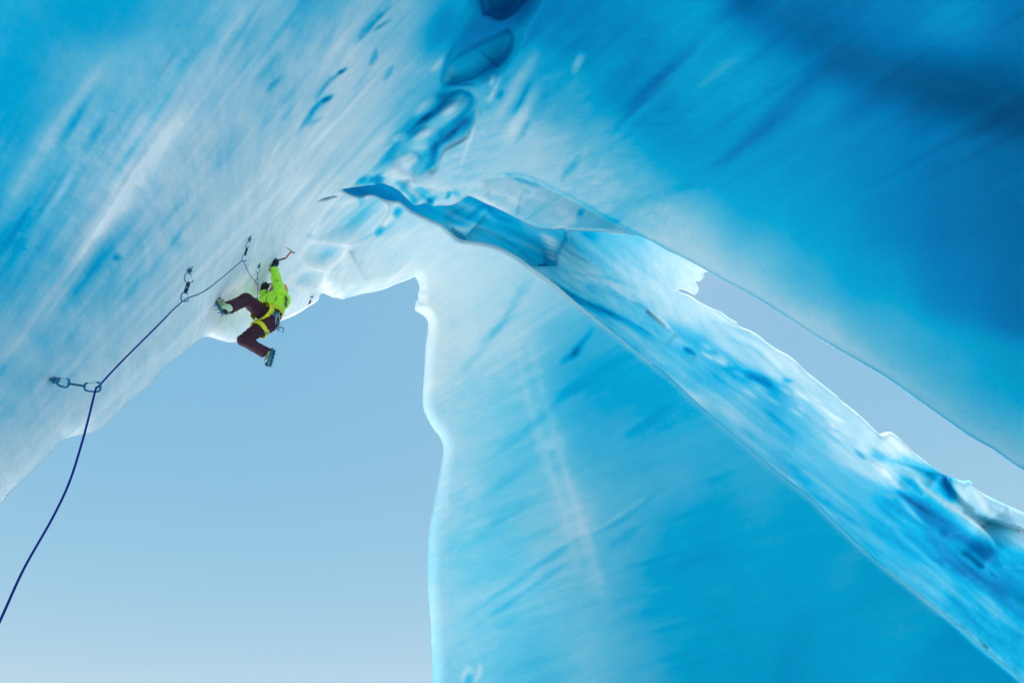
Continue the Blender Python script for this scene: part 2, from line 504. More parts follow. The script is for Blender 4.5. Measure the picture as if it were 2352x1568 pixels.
AIR_LIGHT_MAIN = [(50, 50, .34), (250, 50, .31), (450, 50, .42), (560, 30, .62), (640, 60, .52), (730, 40, .48), (850, 50, .62), (930, 60, .80), (985, 60, .5), (1050, 60, .33), (1300, 50, .30),  # bubble content, with edge glow and uneven daylight painted into the values
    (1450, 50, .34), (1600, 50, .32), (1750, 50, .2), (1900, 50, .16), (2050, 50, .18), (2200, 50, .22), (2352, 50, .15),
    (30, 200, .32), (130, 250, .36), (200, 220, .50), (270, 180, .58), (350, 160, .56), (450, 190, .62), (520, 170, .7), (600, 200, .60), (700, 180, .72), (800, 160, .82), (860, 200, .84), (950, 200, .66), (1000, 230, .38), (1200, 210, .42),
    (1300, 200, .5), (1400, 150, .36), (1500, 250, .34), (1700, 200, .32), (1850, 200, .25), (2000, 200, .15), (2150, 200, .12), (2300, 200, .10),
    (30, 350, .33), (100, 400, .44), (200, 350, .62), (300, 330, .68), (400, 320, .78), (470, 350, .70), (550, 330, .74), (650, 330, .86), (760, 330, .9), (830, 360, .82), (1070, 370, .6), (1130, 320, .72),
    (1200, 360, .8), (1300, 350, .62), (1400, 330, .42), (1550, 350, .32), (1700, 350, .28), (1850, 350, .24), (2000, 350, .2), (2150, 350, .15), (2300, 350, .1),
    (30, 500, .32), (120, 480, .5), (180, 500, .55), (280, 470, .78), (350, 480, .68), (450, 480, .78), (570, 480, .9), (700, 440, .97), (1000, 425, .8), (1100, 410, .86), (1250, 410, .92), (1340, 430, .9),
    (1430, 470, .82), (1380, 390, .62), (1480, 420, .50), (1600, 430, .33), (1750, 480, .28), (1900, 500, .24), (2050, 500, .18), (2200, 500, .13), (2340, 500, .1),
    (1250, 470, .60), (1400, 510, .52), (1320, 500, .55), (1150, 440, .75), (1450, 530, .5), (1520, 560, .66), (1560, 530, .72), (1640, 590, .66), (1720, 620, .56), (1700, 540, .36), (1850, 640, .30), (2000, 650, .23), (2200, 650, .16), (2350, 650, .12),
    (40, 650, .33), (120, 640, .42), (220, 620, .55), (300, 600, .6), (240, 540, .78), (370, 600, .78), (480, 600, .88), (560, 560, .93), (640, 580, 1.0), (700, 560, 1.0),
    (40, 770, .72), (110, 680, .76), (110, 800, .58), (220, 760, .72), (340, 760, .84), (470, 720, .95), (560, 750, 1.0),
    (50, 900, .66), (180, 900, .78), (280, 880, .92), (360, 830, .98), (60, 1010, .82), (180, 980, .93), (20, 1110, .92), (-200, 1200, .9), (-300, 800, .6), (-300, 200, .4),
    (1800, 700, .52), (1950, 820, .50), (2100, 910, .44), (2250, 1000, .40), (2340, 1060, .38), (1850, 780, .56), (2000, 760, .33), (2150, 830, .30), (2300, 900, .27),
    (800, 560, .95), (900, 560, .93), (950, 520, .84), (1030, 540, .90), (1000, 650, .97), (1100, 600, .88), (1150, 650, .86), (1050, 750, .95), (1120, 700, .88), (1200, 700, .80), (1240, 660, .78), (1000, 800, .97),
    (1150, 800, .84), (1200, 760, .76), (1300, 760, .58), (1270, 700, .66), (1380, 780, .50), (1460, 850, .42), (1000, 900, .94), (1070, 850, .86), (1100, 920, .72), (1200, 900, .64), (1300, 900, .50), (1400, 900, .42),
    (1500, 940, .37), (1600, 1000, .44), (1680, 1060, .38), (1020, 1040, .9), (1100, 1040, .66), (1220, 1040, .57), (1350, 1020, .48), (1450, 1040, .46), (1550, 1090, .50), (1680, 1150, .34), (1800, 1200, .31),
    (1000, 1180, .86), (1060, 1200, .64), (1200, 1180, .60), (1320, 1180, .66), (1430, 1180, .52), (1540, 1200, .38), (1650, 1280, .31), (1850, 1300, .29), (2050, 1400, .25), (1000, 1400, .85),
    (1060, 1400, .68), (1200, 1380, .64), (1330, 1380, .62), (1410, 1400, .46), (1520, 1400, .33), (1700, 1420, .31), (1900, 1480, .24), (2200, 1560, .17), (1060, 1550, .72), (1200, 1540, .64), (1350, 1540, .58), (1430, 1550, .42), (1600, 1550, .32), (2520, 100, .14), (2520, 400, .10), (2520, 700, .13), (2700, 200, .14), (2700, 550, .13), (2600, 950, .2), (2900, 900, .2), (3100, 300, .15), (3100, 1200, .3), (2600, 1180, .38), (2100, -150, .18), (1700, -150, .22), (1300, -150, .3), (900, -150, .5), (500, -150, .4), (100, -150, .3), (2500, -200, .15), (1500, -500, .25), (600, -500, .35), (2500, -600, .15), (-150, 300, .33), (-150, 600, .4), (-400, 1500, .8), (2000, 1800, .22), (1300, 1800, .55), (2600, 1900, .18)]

def feat_main(px, py, d):
    global FRAY, LAYERING
    FRAY = layer_noise(px, py, 'main')
    calm = nw(px, py, [(200, 500, 1), (600, 300, 1), (600, 700, .8), (1000, 300, .8), (1300, 300, .7), (1700, 300, .12), (2100, 300, .06), (2000, 700, .08), (1050, 700, .4), (1300, 900, .25), (1300, 1300, .25), (1800, 1300, .1), (60, 60, .15)], 140)
    wob = FRAY * 26 * calm
    LAYERING = np.clip(.25 + .75 * calm, 0, 1)
    air_light = nw(px + wob * .8, py + wob * .6, AIR_LIGHT_MAIN, 54.0) + .05 * FRAY * calm
    air_light -= .16 * nw(px, py, [(200, 300, 0), (600, 300, 0), (500, 560, 0), (200, 900, .3), (480, 740, .9), (680, 640, .9), (850, 520, 1), (950, 620, 1.3), (1000, 850, 1.5), (1000, 1200, 1.3), (1000, 1550, 1.0), (1100, 620, 1),  # colour evens out the light: bright outer ice darkened, dim lower right paled
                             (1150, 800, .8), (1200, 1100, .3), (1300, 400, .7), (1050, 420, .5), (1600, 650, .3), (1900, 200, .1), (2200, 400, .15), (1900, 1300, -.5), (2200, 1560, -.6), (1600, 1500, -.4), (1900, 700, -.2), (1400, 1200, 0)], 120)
    dz = np.zeros_like(px)
    S = lambda pts, w, v, **k: stroke(px, py, pts, w, v, air_light, **k)
    # painted rims: broad pale edge glow, very edge darkened against bright rim light
    low = py > 430
    leftsky = (px < 1000) & (py > 600) | (px < 1030) & (py > 700)
    air_light += np.where(leftsky, 0.06 * np.exp(-d / 40.0) - .08 * np.exp(-d / 11.0), 0)
    # white bands in the left wall
    S(CT((1560, -60), (1330, 250), (1180, 480), (1000, 730), (860, 940), (700, 1170), (560, 1380), (400, 1600)), 17, .10)
    S(CT((1180, 560), (950, 850), (700, 1200), (480, 1500), (230, 1850), (-50, 2200)), 20, .26)
    S(CT((1060, 640), (860, 920), (640, 1200)), 10, .10)
    S(CT((690, 270), (500, 520), (350, 720), (150, 1020), (-60, 1400)), 24, .20)
    S(CT((560, 520), (430, 720), (330, 900)), 11, -.24)
    S(CT((420, 820), (300, 1050), (120, 1320), (-60, 1560)), 14, -.17)
    S(CT((1650, 300), (1480, 520)), 20, -.14)
    S(CT((1560, 60), (1400, 330), (1330, 430)), 14, -.13)
    S(CT((1450, 700), (1200, 1060)), 26, -.10)
    S(CT((820, 1180), (700, 1350), (560, 1560), (420, 1800)), 26, -.20)
    S(CT((1740, 640), (1600, 850)), 15, -.15)
    for pts, w_, v_ in ((((2215, 280), (2195, 330), (2165, 390)), 6, -.34), (((2310, 380), (2280, 430), (2245, 480)), 5, -.3),
                        (((2360, -10), (2240, 90), (2140, 200), (2070, 290)), 7, -.34), (((2300, 110), (2170, 190)), 5, -.25),
                        (((2060, 385), (1990, 430), (1925, 480), (1870, 560), (1840, 610)), 6, -.42), (((2040, 395), (1970, 440)), 5, -.3),
                        (((1985, 545), (1920, 575), (1860, 620), (1800, 700), (1735, 800)), 6, -.42), (((1960, 560), (1870, 600)), 5, -.3),
                        (((1910, 680), (1860, 710), (1800, 740)), 5, -.25), (((1660, 440), (1600, 500), (1560, 550)), 5, -.22)):
        S(CT(*pts), w_, v_)
        stroke(px, py, CT(*pts), w_ * 1.3, .03, dz)
    S(CT((1050, 140), (1040, 170)), 6, -.08)
    S(CT((1000, 1410), (1090, 1450)), 19, -.20)
    S(CT((660, 1530), (700, 1510), (720, 1530)), 8, -.3)
    S(CT((150, 1455), (145, 1465)), 7, -.16)
    S(CT((220, 1450), (215, 1455)), 5, -.12)
    # long pale and blue streaks that follow the layers
    V0 = np.array([-889.0, 2075.0])
    r = np.random.default_rng(3)
    for k in range(150):
        a0 = np.array([r.uniform(-50, 950), r.uniform(-30, 900)])
        if a0[0] + .75 * a0[1] < 420: continue
        u = a0 - V0; u /= np.hypot(*u)
        L = r.uniform(60, 330)
        S([tuple(a0 - u * L / 2), tuple(a0 + u * L / 2)], r.uniform(3, 8), r.choice([-.11, -.07, .07, .10]), refine=1)
        stroke(px, py, [tuple(a0 - u * L / 2), tuple(a0 + u * L / 2)], r.uniform(9, 24), r.uniform(-.018, .018), dz, refine=1)
    for k in range(60):
        a0 = np.array([r.uniform(1150, 2340), r.uniform(-30, 450)])
        u = a0 - V0; u /= np.hypot(*u)
        L = r.uniform(80, 400)
        S([tuple(a0 - u * L / 2), tuple(a0 + u * L / 2)], r.uniform(5, 16), r.choice([-.035, -.02, .02, .03]), refine=1)
    for k in range(90):
        a0 = np.array([r.uniform(1020, 1650), r.uniform(750, 1560)])
        u = a0 - V0; u /= np.hypot(*u)
        L = r.uniform(60, 300)
        S([tuple(a0 - u * L / 2), tuple(a0 + u * L / 2)], r.uniform(3, 9), r.choice([-.035, -.025, .02]), refine=1)
    air_light -= .07 * nw(px, py, [(1500, 1150, 1), (1700, 1300, 1), (1450, 1400, .9), (1350, 950, .6), (1450, 850, .6), (1200, 1100, .3), (1100, 900, 0), (1000, 1300, 0), (1150, 700, 0), (1300, 500, 0), (1900, 500, 0), (600, 500, 0), (2100, 1450, .3)], 110)
    # pillar: frosted seams running down it, blue layer lines across it
    S(C8((400, 330), (430, 470), (470, 620), (510, 760), (560, 900), (600, 1050), (640, 1200)), 15, .10)
    S(C8((430, 290), (480, 440), (520, 600), (580, 800), (640, 1000), (700, 1200), (740, 1400)), 17, .11)
    S(C8((470, 110), (420, 200), (300, 370), (170, 510)), 12, -.17)
    S(C8((690, 300), (630, 380), (560, 440)), 9, -.2)
    S(C8((640, 370), (600, 420)), 7, -.15)
    S(C8((720, 480), (560, 570), (480, 640), (300, 790)), 11, -.11)
    S(C8((1000, 560), (860, 650), (780, 700)), 13, -.11)
    S(C8((560, 860), (350, 1000), (200, 1100)), 11, -.09)
    S(C8((520, 740), (350, 870), (250, 930)), 10, -.09)
    S(C8((960, 850), (800, 980), (600, 1080), (380, 1230), (200, 1360)), 7, -.14)
    S(C8((880, 900), (720, 1010), (560, 1110)), 6, .10)
    S(C8((620, 1120), (420, 1260), (260, 1370)), 6, -.14)
    S(C8((860, 1010), (720, 1100)), 9, -.10)
    # the dark crack line down from the arch crown
    # ---- right roof: soft grooves
    for pts, w, v, h in ((CT((3900, 100), (3600, 560), (3200, 980)), 20, -.05, .05),
                         (CT((5100, 300), (4600, 640), (4150, 1080)), 26, -.06, .06),
                         (CT((4300, 1050), (3700, 1200), (3350, 1560)), 14, -.07, .03)):
        S(pts, w, v)
    # dark sweep over the upper right
    S([(1690, -40), (1850, 70), (2000, 150), (2200, 210), (2400, 260)], 70, -.07, taper=False)
    S([(1600, 60), (1700, 20), (1760, -40)], 22, -.08)
    S([(1580, 480), (1700, 340), (1850, 190), (1990, 60)], 18, -.05)
    S([(1390, 330), (1500, 200), (1640, 70)], 12, -.12)
    dd = np.zeros_like(px)
    stroke(px, py, [(1390, 330), (1500, 200), (1640, 70)], 26, .04, dd)
    stroke(px, py, [(1580, 480), (1700, 340), (1850, 190), (1990, 60)], 40, .04, dd)
    stroke(px, py, [(1690, -40), (1850, 70), (2000, 150), (2200, 210), (2400, 260)], 80, .16, dd, taper=False)
    stroke(px, py, [(1900, 480), (2060, 300), (2352, 100)], 60, .07, dd)
    dz += dd
    # white lobes right of the hollows
    S(C2((930, 350), (860, 480), (760, 640), (660, 820), (560, 1000)), 16, .26)
    S(C2((940, 650), (850, 780), (760, 960), (640, 1120)), 14, .26)
    S(C2((1275, 400), (1235, 490), (1190, 590)), 7, .26)
    S(C2((575, 580), (560, 630), (545, 690)), 5, .25); S(C2((630, 600), (560, 740), (510, 820)), 7, .36)
    S(C2((650, 700), (600, 790)), 8, -.2)
    S(C2((860, 640), (780, 800), (700, 930)), 7, -.2)
    S(C2((860, 930), (800, 1040), (720, 1130)), 8, -.2)
    S(C2((1254, 1180), (1150, 1350), (1080, 1440)), 12, -.25)
    S(C2((180, 440), (130, 510), (60, 560)), 8, .22)
    # ---- the chain of hollows in the crown
    hole1 = C2((180, 665), (165, 640), (180, 590), (230, 500), (330, 420), (450, 355), (560, 300), (640, 262), (690, 260), (712, 300), (700, 370), (650, 450), (580, 510), (500, 560), (400, 620), (300, 650))
    hole2 = C2((490, 115), (480, 60), (500, -90), (950, -90), (820, 10), (760, 80), (700, 130), (630, 158), (570, 145), (520, 120))
    pit(px, py, hole1, .12, 7, dz, air_light, .10)
    for hl, q in ((hole1, 11), (hole2, 6)):
        hp = catmull(list(hl) + [hl[0]], 4)
        hd, *_ = seg_dist(px, py, hp)
        air_light += -.09 * np.exp(-(hd / 6.0) ** 2)
    pit(px, py, hole2, .2, 12, dz, air_light, .04)
    trough = C2((170, 660), (300, 250), (400, 60), (460, -60), (900, -60), (780, 200), (720, 400), (600, 560), (450, 640), (450, 780), (440, 880), (330, 1050), (190, 1180), (130, 1330), (0, 1390), (-150, 1380), (-190, 1200),
                (-60, 950), (60, 780))
    pl = catmull(list(trough) + [trough[0]], 4)
    dd_, *_ = seg_dist(px, py, pl)
    ins = inside(px, py, pl)
    sd_ = np.where(ins, dd_, -dd_)
    dz += 0.20 * smooth(-20, 20, sd_)
    air_light += np.where((py > 190), -.24, -.12) * smooth(-4, 22, sd_) * (px > 900)
    ledge(px, py, C2((330, 690), (430, 740), (445, 830), (430, 930), (370, 1080), (190, 1190), (130, 1330), (60, 1380)), .09, .07, 30, dz, soft=7)
    ledge(px, py, C2((700, 200), (740, 300), (700, 420), (600, 540)), .08, .08, 30, dz, soft=6)
    # rounded humps inside the trough, their lit tops painted pale
    for (cx, cy), rx, ry, an, hh, va in ((C5((775, 590))[0], 52, 19, -36, -.40, .34), (C5((860, 515))[0], 36, 20, -42, -.30, .30), (C5((695, 690))[0], 34, 20, -30, -.34, .36),
                                     (C5((630, 785))[0], 20, 15, -15, -.24, .36), (C5((720, 520))[0], 30, 13, -32, -.12, .24),
                                     (C5((590, 845))[0], 26, 17, -25, -.18, .26), (C5((585, 672))[0], 18, 9, -20, -.1, .2)):
        tmp = np.zeros_like(px)
        bowl(px, py, cx, cy, rx * 1.5, ry * 1.5, an, 1.0, tmp, p=1.4)
        dz += 0.5 * hh * tmp; air_light += va * smooth(0, .95, tmp)
    S(C2((170, 730), (240, 700), (360, 690), (430, 730), (450, 800)), 6, .3)
    S(C2((440, 800), (430, 930), (400, 1050), (300, 1320)), 5, .25)
    S(C2((430, 830), (400, 960), (300, 1080)), 9, -.2)
    S(C2((140, 870), (60, 920), (-60, 980)), 7, -.22)
    S(C5((690, 680), (750, 720), (745, 800), (670, 860)), 10, -.22)
    S(C5((600, 690), (530, 770), (450, 850)), 13, -.32)
    S(C5((660, 540), (600, 640), (490, 720)), 15, -.20)
    S(C5((430, 880), (520, 880)), 10, -.28)
    S(C5((740, 640), (760, 700), (850, 650), (930, 560)), 10, -.24)
    S(C5((870, 180), (800, 330), (780, 400)), 6, -.14)
    S(C5((850, 0), (740, 200), (700, 330)), 40, -.18)
    # ---- scallops beside the crack
    sc = (C3((240, 640), (300, 520), (450, 400), (620, 350), (780, 300), (900, 310), (1000, 440), (960, 540), (830, 700), (700, 790), (540, 828), (200, 788)),
          C3((70, 900), (110, 840), (200, 795), (540, 832), (522, 920), (480, 1000), (400, 1050), (310, 1100), (100, 1045), (60, 960)),
          C3((0, 1180), (60, 1120), (180, 1102), (310, 1117), (305, 1230), (270, 1300), (200, 1320), (60, 1300), (-30, 1250)))
    for pl_, dep_, (bx, by), rx_, ry_, cv in ((sc[0], .30, C3((650, 590))[0], 62, 30, -.20), (sc[1], .20, C3((340, 920))[0], 30, 18, -.24), (sc[2], .14, C3((120, 1190))[0], 30, 14, -.14)):
        pit(px, py, pl_, dep_, 32, dz, air_light, -.06)
        bowl(px, py, bx, by, rx_ * 1.6, ry_ * 1.6, -28, .0, dz, air_light, cv)
        rim_ = catmull(list(pl_) + [pl_[0]], 4)
        rd, *_ = seg_dist(px, py, rim_)
        air_light += .05 * np.exp(-(rd / 8.0) ** 2)
    ledge(px, py, C3((545, 890), (700, 800), (830, 700), (900, 620), (960, 540), (1000, 450), (980, 370), (860, 290)), .22, .22, 26, dz, soft=6, sgn=-1 * -1)
    S(C3((560, 880), (700, 790), (850, 700), (930, 620), (960, 560)), 6, -.24)
    S(C3((1150, 420), (1100, 470), (1030, 500)), 13, -.46)
    S(C3((930, 600), (890, 700), (850, 740)), 8, -.32)
    S(C3((1090, 560), (1000, 660), (920, 740)), 10, -.14)
    S(C3((710, 980), (690, 1060)), 8, -.14)
    S(C3((160, 700), (130, 770)), 6, -.2)
    S(C3((640, 320), (700, 310), (760, 330)), 12, -.30)
    S(C3((500, 370), (400, 440), (320, 520), (250, 620)), 4, -.14)
    S(C3((540, 830), (520, 930), (380, 1080), (320, 1160), (310, 1250)), 4, .12)
    S(C3((490, 1020), (340, 1140)), 5, -.12)
    # eye-shaped slot
    pit(px, py, C3((185, 378), (260, 325), (330, 298), (400, 288), (472, 295), (400, 322), (330, 348), (250, 362)), .35, 8, dz, air_light, -.65)
    S(C3((640, 195), (700, 150), (800, 140), (830, 150)), 12, -.38)
    S(C3((830, 60), (860, 120), (960, 150)), 14, -.25)
    S(C3((1050, 120), (1110, 160), (1150, 190), (1200, 260), (1300, 340)), 10, -.34)
    S(C3((1280, 180), (1400, 290), (1500, 380)), 14, -.38)
    S(C3((1200, 330), (1330, 390)), 16, -.38)
    S(C3((1400, 370), (1500, 400)), 14, -.38)
    S(C3((1620, 290), (1680, 310)), 9, -.36)
    S(C3((1250, 100), (1250, 165), (1330, 190), (1500, 210), (1740, 240)), 4, .14)
    ledge(px, py, C3((1250, 100), (1255, 165), (1330, 220), (1480, 330), (1600, 400)), .25, .15, 30, dz, soft=6)
    S(C6((330, 190), (400, 250)), 8, -.2); S(C6((440, 230), (520, 250), (640, 320), (760, 385)), 6, .2)
    # crest where the near roof overhangs the far curtain
    crest = C6((500, 118), (600, 100), (690, 94), (800, 98), (880, 125), (1000, 185), (1150, 258), (1300, 345), (1450, 430), (1560, 490), (1640, 532))
    cr = np.zeros_like(px)
    ledge(px, py, crest, .05, 1.5, 260, cr, soft=6, refine=6, sgn=1)
    reg = np.array(crest + C6((1500, 530), (1290, 480), (1092, 480), (1085, 520), (900, 470), (700, 370), (490, 265), (385, 290), (330, 250)))
    dz += np.where(inside(px, py, reg), cr, 0)
    S(crest[2:], 4, -.16, taper=False)
    S(C6((690, 100), (780, 130), (880, 160), (960, 180)), 6, -.28)
    S(C6((500, 130), (560, 180), (680, 270)), 10, .12)
    S(C6((780, 190), (860, 220)), 6, -.18)
    S(C6((1150, 330), (1200, 350)), 10, -.3)
    S(C6((700, 170), (850, 230), (1000, 280)), 10, .12); S(C6((640, 200), (760, 270), (860, 330)), 8, .14); S(C6((900, 380), (1050, 410), (1180, 400)), 9, .13)
    S(C6((560, 220), (700, 270)), 6, -.12); S(C6((1000, 300), (1150, 400)), 12, .10)
    S(C6((1000, 440), (1200, 455), (1400, 478), (1560, 505)), 4, .2)
    S(C6((980, 460), (1060, 480)), 10, .3)
    # near lip of the right roof: narrow darker edge line, pale edge glow painted behind it
    lip_r = (px > 1500) & (py < 1300) & (py > 480)
    air_light += np.where(lip_r & (d < 200), -.22 * np.exp(-(d / 5.0) ** 2), 0)
    air_light += .20 * smooth(1350, 1650, px) * smooth(150, 330, px * .62 - py) * np.exp(-d / 55.0)
    S(C8((215, 1575), (235, 1520), (262, 1530)), 6, .16); S(C8((262, 1575), (280, 1520), (288, 1495)), 6, .18); S(C8((235, 1530), (245, 1580)), 7, -.14)
    # pale rim along the pillar's right edge and a thin one at its left
    dr, *_ = seg_dist(px, py, np.array(pillar_right[::-1]))
    air_light += .24 * np.exp(-(dr / 9.0) ** 2)
    # deep crack along the left of the pillar crown
    return np.clip(air_light, 0.0, 1.1), dz

def lip_main(px, py):
    w = np.where((px < 1000) | (py > 700) & (px < 1100), 46.0, 16.0)
    w = nw(px, py, [(100, 1000, 40), (500, 780, 40), (800, 680, 40), (950, 640, 26), (980, 900, 30), (990, 1300, 32), (1000, 1600, 32), (800, 440, 8), (1000, 480, 9), (1200, 580, 12),
                    (1300, 420, 9), (1600, 600, 14), (2000, 860, 20), (2352, 1080, 22), (1500, 850, 10), (2000, 1280, 12), (2340, 1560, 12)], 60)
    z = nw(px, py, [(100, 1000, .28), (500, 780, .42), (800, 680, .7), (950, 640, .6), (980, 900, .3), (990, 1300, .3), (1000, 1600, .3), (800, 440, .12), (1000, 480, .2), (1200, 580, .25),
                    (1300, 420, .2), (1600, 600, .2), (2000, 860, .22), (2352, 1080, .2), (1500, 850, .22), (2000, 1280, .2), (2340, 1560, .2)], 60)
    return w, z

M_ICE = ice_material("glacier_ice", sss=SSS)
GRID = 4.5
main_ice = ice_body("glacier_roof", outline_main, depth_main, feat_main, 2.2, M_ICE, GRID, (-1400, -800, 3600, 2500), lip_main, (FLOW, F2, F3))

# ---- far wing seen through the split, running down to the right
wing_top = C6((1640, 480), (1900, 600), (2010, 715)) + \
    C9((655, 150), (640, 152), (612, 168), (618, 205), (575, 242), (535, 245), (552, 285), (562, 320), (552, 355), (520, 378), (480, 352), (430, 328), (390, 320), (362, 330), (400, 360), (480, 385),
       (580, 450), (700, 510), (780, 540), (860, 600), (930, 640), (960, 680), (1060, 720), (1140, 765), (1220, 830), (1320, 900), (1430, 960), (1500, 1010),
       (1600, 1110), (1700, 1190), (1800, 1270), (1900, 1350), (1960, 1410)) + \
    C7((765, 610), (830, 672), (845, 685), (880, 677), (910, 695), (960, 745), (1000, 775), (1050, 815), (1090, 835), (1140, 852), (1165, 850), (1195, 885), (1260, 920), (1358, 965), (1600, 1080), (2400, 1500))
wing_low = [(3000, 2000), (2600, 1900), (2200, 1560), (1800, 1250), (1500, 980), (1300, 780), (1180, 680)]
wing_left = C6((850, 690), (960, 690), (1000, 688), (1014, 682), (1012, 655), (1020, 640), (1016, 622), (1030, 600), (1028, 580), (1046, 556), (1050, 530), (1066, 520), (1062, 490), (1075, 455), (1100, 380), (1400, 380))
outline_wing = np.concatenate([catmull(wing_top, 4), np.array(wing_low), catmull(wing_left, 3)])
depth_wing = tps([(1250, 640, 10.4), (1300, 560, 10.4), (1400, 560, 11.0), (1600, 650, 12.4), (1620, 720, 12.6), (1850, 870, 12.4), (2130, 1070, 11.8), (2352, 1200, 11.0), (3100, 1600, 9.0),
                  (1500, 800, 10.0), (1800, 1050, 9.6), (2000, 1200, 9.2), (2200, 1400, 8.6), (2352, 1568, 7.8), (2700, 1900, 7.0), (1450, 900, 9.6), (1400, 680, 10.4)], .01)
AIR_LIGHT_WING = [(1250, 610, .55), (1300, 560, .42), (1400, 570, .46), (1480, 580, .52), (1320, 620, .5), (1400, 620, .62), (1500, 620, .78), (1540, 580, .86), (1590, 640, .97), (1500, 660, .85), (1420, 660, .68),  # bubble content of the wing, its bright sky edge painted in
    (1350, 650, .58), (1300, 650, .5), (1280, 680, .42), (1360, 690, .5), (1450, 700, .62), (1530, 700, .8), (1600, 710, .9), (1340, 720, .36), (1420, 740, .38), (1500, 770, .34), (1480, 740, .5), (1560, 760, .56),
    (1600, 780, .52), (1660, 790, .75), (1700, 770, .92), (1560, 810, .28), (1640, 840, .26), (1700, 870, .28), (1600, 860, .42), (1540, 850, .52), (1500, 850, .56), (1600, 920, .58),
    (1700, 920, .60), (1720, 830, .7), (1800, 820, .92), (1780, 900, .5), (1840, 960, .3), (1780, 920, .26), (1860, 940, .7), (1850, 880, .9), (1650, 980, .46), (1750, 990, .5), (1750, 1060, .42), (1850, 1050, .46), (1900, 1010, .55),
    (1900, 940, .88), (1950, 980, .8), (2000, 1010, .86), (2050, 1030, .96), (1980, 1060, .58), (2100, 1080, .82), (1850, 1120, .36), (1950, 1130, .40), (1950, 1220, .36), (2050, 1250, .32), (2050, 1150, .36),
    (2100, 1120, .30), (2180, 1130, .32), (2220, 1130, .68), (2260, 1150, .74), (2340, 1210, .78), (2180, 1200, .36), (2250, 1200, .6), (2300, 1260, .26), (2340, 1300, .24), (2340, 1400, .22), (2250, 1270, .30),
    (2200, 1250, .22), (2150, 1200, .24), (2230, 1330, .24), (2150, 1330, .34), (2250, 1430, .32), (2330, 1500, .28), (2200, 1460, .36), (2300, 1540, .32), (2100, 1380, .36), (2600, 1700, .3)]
def feat_wing(px, py, d):
    global FRAY
    FRAY = layer_noise(px, py, 'wing')
    air_light = nw(px - FRAY * 10, py + FRAY * 14, AIR_LIGHT_WING, 28.0) + .02 + .06 * FRAY
    dz = .05 * FRAY
    S = lambda pts, w, v, **k: stroke(px, py, pts, w, v, air_light, **k)
    Ld = lambda pts, a, b, f, **k: ledge(px, py, pts, a * .38, b * .38, f, dz, fade=.15, **k)
    air_light -= .08 * smooth(.6, .9, air_light) + .10 * np.exp(-d / 9.0) * (py < 1400)  # colour darkened where the strip and its rim catch strong light
    r = np.random.default_rng(5)
    for k in range(230):
        a0 = np.array([r.uniform(1250, 2340), 0.0]); a0[1] = 640 + (a0[0] - 1250) * .72 + r.normal(0, 110)
        t = math.radians(36 + r.normal(0, 3) + (a0[0] - 1800) * 0.008)
        u = np.array([math.cos(t), math.sin(t)]); L = r.uniform(40, 260)
        S([tuple(a0 - u * L / 2), tuple(a0 + u * L / 2)], r.uniform(2.5, 8), r.choice([-.07, -.05, .05, .08]), refine=1)
        if k % 3 == 0:
            stroke(px, py, [tuple(a0 - u * L / 2), tuple(a0 + u * L / 2)], r.uniform(5, 14), r.uniform(-.10, .10), dz, refine=1)
    # overhanging shelf whose underside is the darker blue band
    shelf = C6((1020, 730), (1120, 770), (1260, 820), (1400, 870), (1580, 945)) + C9((200, 620), (400, 700), (560, 770), (700, 880), (790, 970), (900, 1050), (1100, 1120), (1210, 1170), (1330, 1290), (1500, 1420))
    Ld(shelf, .25, .5, 60, soft=10, refine=5)
    S(C6((1250, 830), (1400, 880), (1500, 950), (1600, 980)) + C9((0, 560), (150, 680), (400, 760), (600, 870), (760, 980), (900, 1080), (1100, 1180), (1250, 1270), (1340, 1330)), 17, -.15, taper=False)
    S(C9((1000, 1130), (1150, 1180), (1300, 1300)), 12, -.2)
    S(C9((50, 510), (200, 640), (350, 770)), 3.5, .42)
    ledge(px, py, C9((50, 510), (200, 640), (350, 770)), .12, .12, 25, dz, soft=4)
    Ld(C6((960, 760), (1100, 860), (1300, 960), (1480, 1040), (1600, 1100), (1700, 1200)), .35, .2, 50, soft=6)
    S(C6((960, 770), (1100, 870), (1300, 970), (1480, 1050), (1600, 1120), (1680, 1200)), 9, -.30)
    S(C9((400, 880), (480, 930), (550, 970)), 7, -.4)
    Ld(C9((400, 880), (480, 920), (550, 965)), .3, .3, 18, soft=4)
    Ld(C6((1060, 500), (1040, 560), (1020, 680)), -.2, -.2, 30, soft=5)
    S(C6((1000, 700), (1150, 740), (1300, 760), (1450, 800), (1560, 850)), 5, -.14)
    S(C6((1160, 460), (1250, 480), (1330, 510)), 10, -.16)
    S(C9((650, 610), (1000, 750), (1300, 900)), 3, -.16); S(C9((800, 800), (1100, 900), (1400, 1180), (1500, 1220)), 6, -.14)
    S(C9((1380, 1180), (1440, 1215), (1500, 1215)), 6, -.4)
    for q in range(22):
        x_ = r.uniform(500, 1900); y_ = 1100 + (x_ - 950) * .6 + r.normal(0, 90); L_ = r.uniform(80, 220)
        S(C9((x_, y_), (x_ + L_, y_ + L_ * .62)), 4.4, .2, refine=1)
    # sculpted folds at the lower right
    Ld = lambda pts, a, b, f, **k: ledge(px, py, pts, a * .6, b * .6, f, dz, fade=.22, **k)
    Ld(C10((480, 190), (640, 240), (800, 290), (900, 300)), .5, .5, 45, soft=7, sgn=1)
    S(C10((400, 180), (600, 230), (760, 290), (900, 320), (960, 400), (1000, 480)), 16, -.34, taper=False)
    Ld(C10((910, 305), (960, 350), (1020, 450), (1100, 540), (1200, 590)), .45, .4, 40, soft=8, sgn=1)
    S(C10((1000, 350), (1060, 440), (1140, 530)), 12, .3)
    S(C10((1150, 360), (1200, 460), (1260, 590), (1350, 680)), 8, .2)
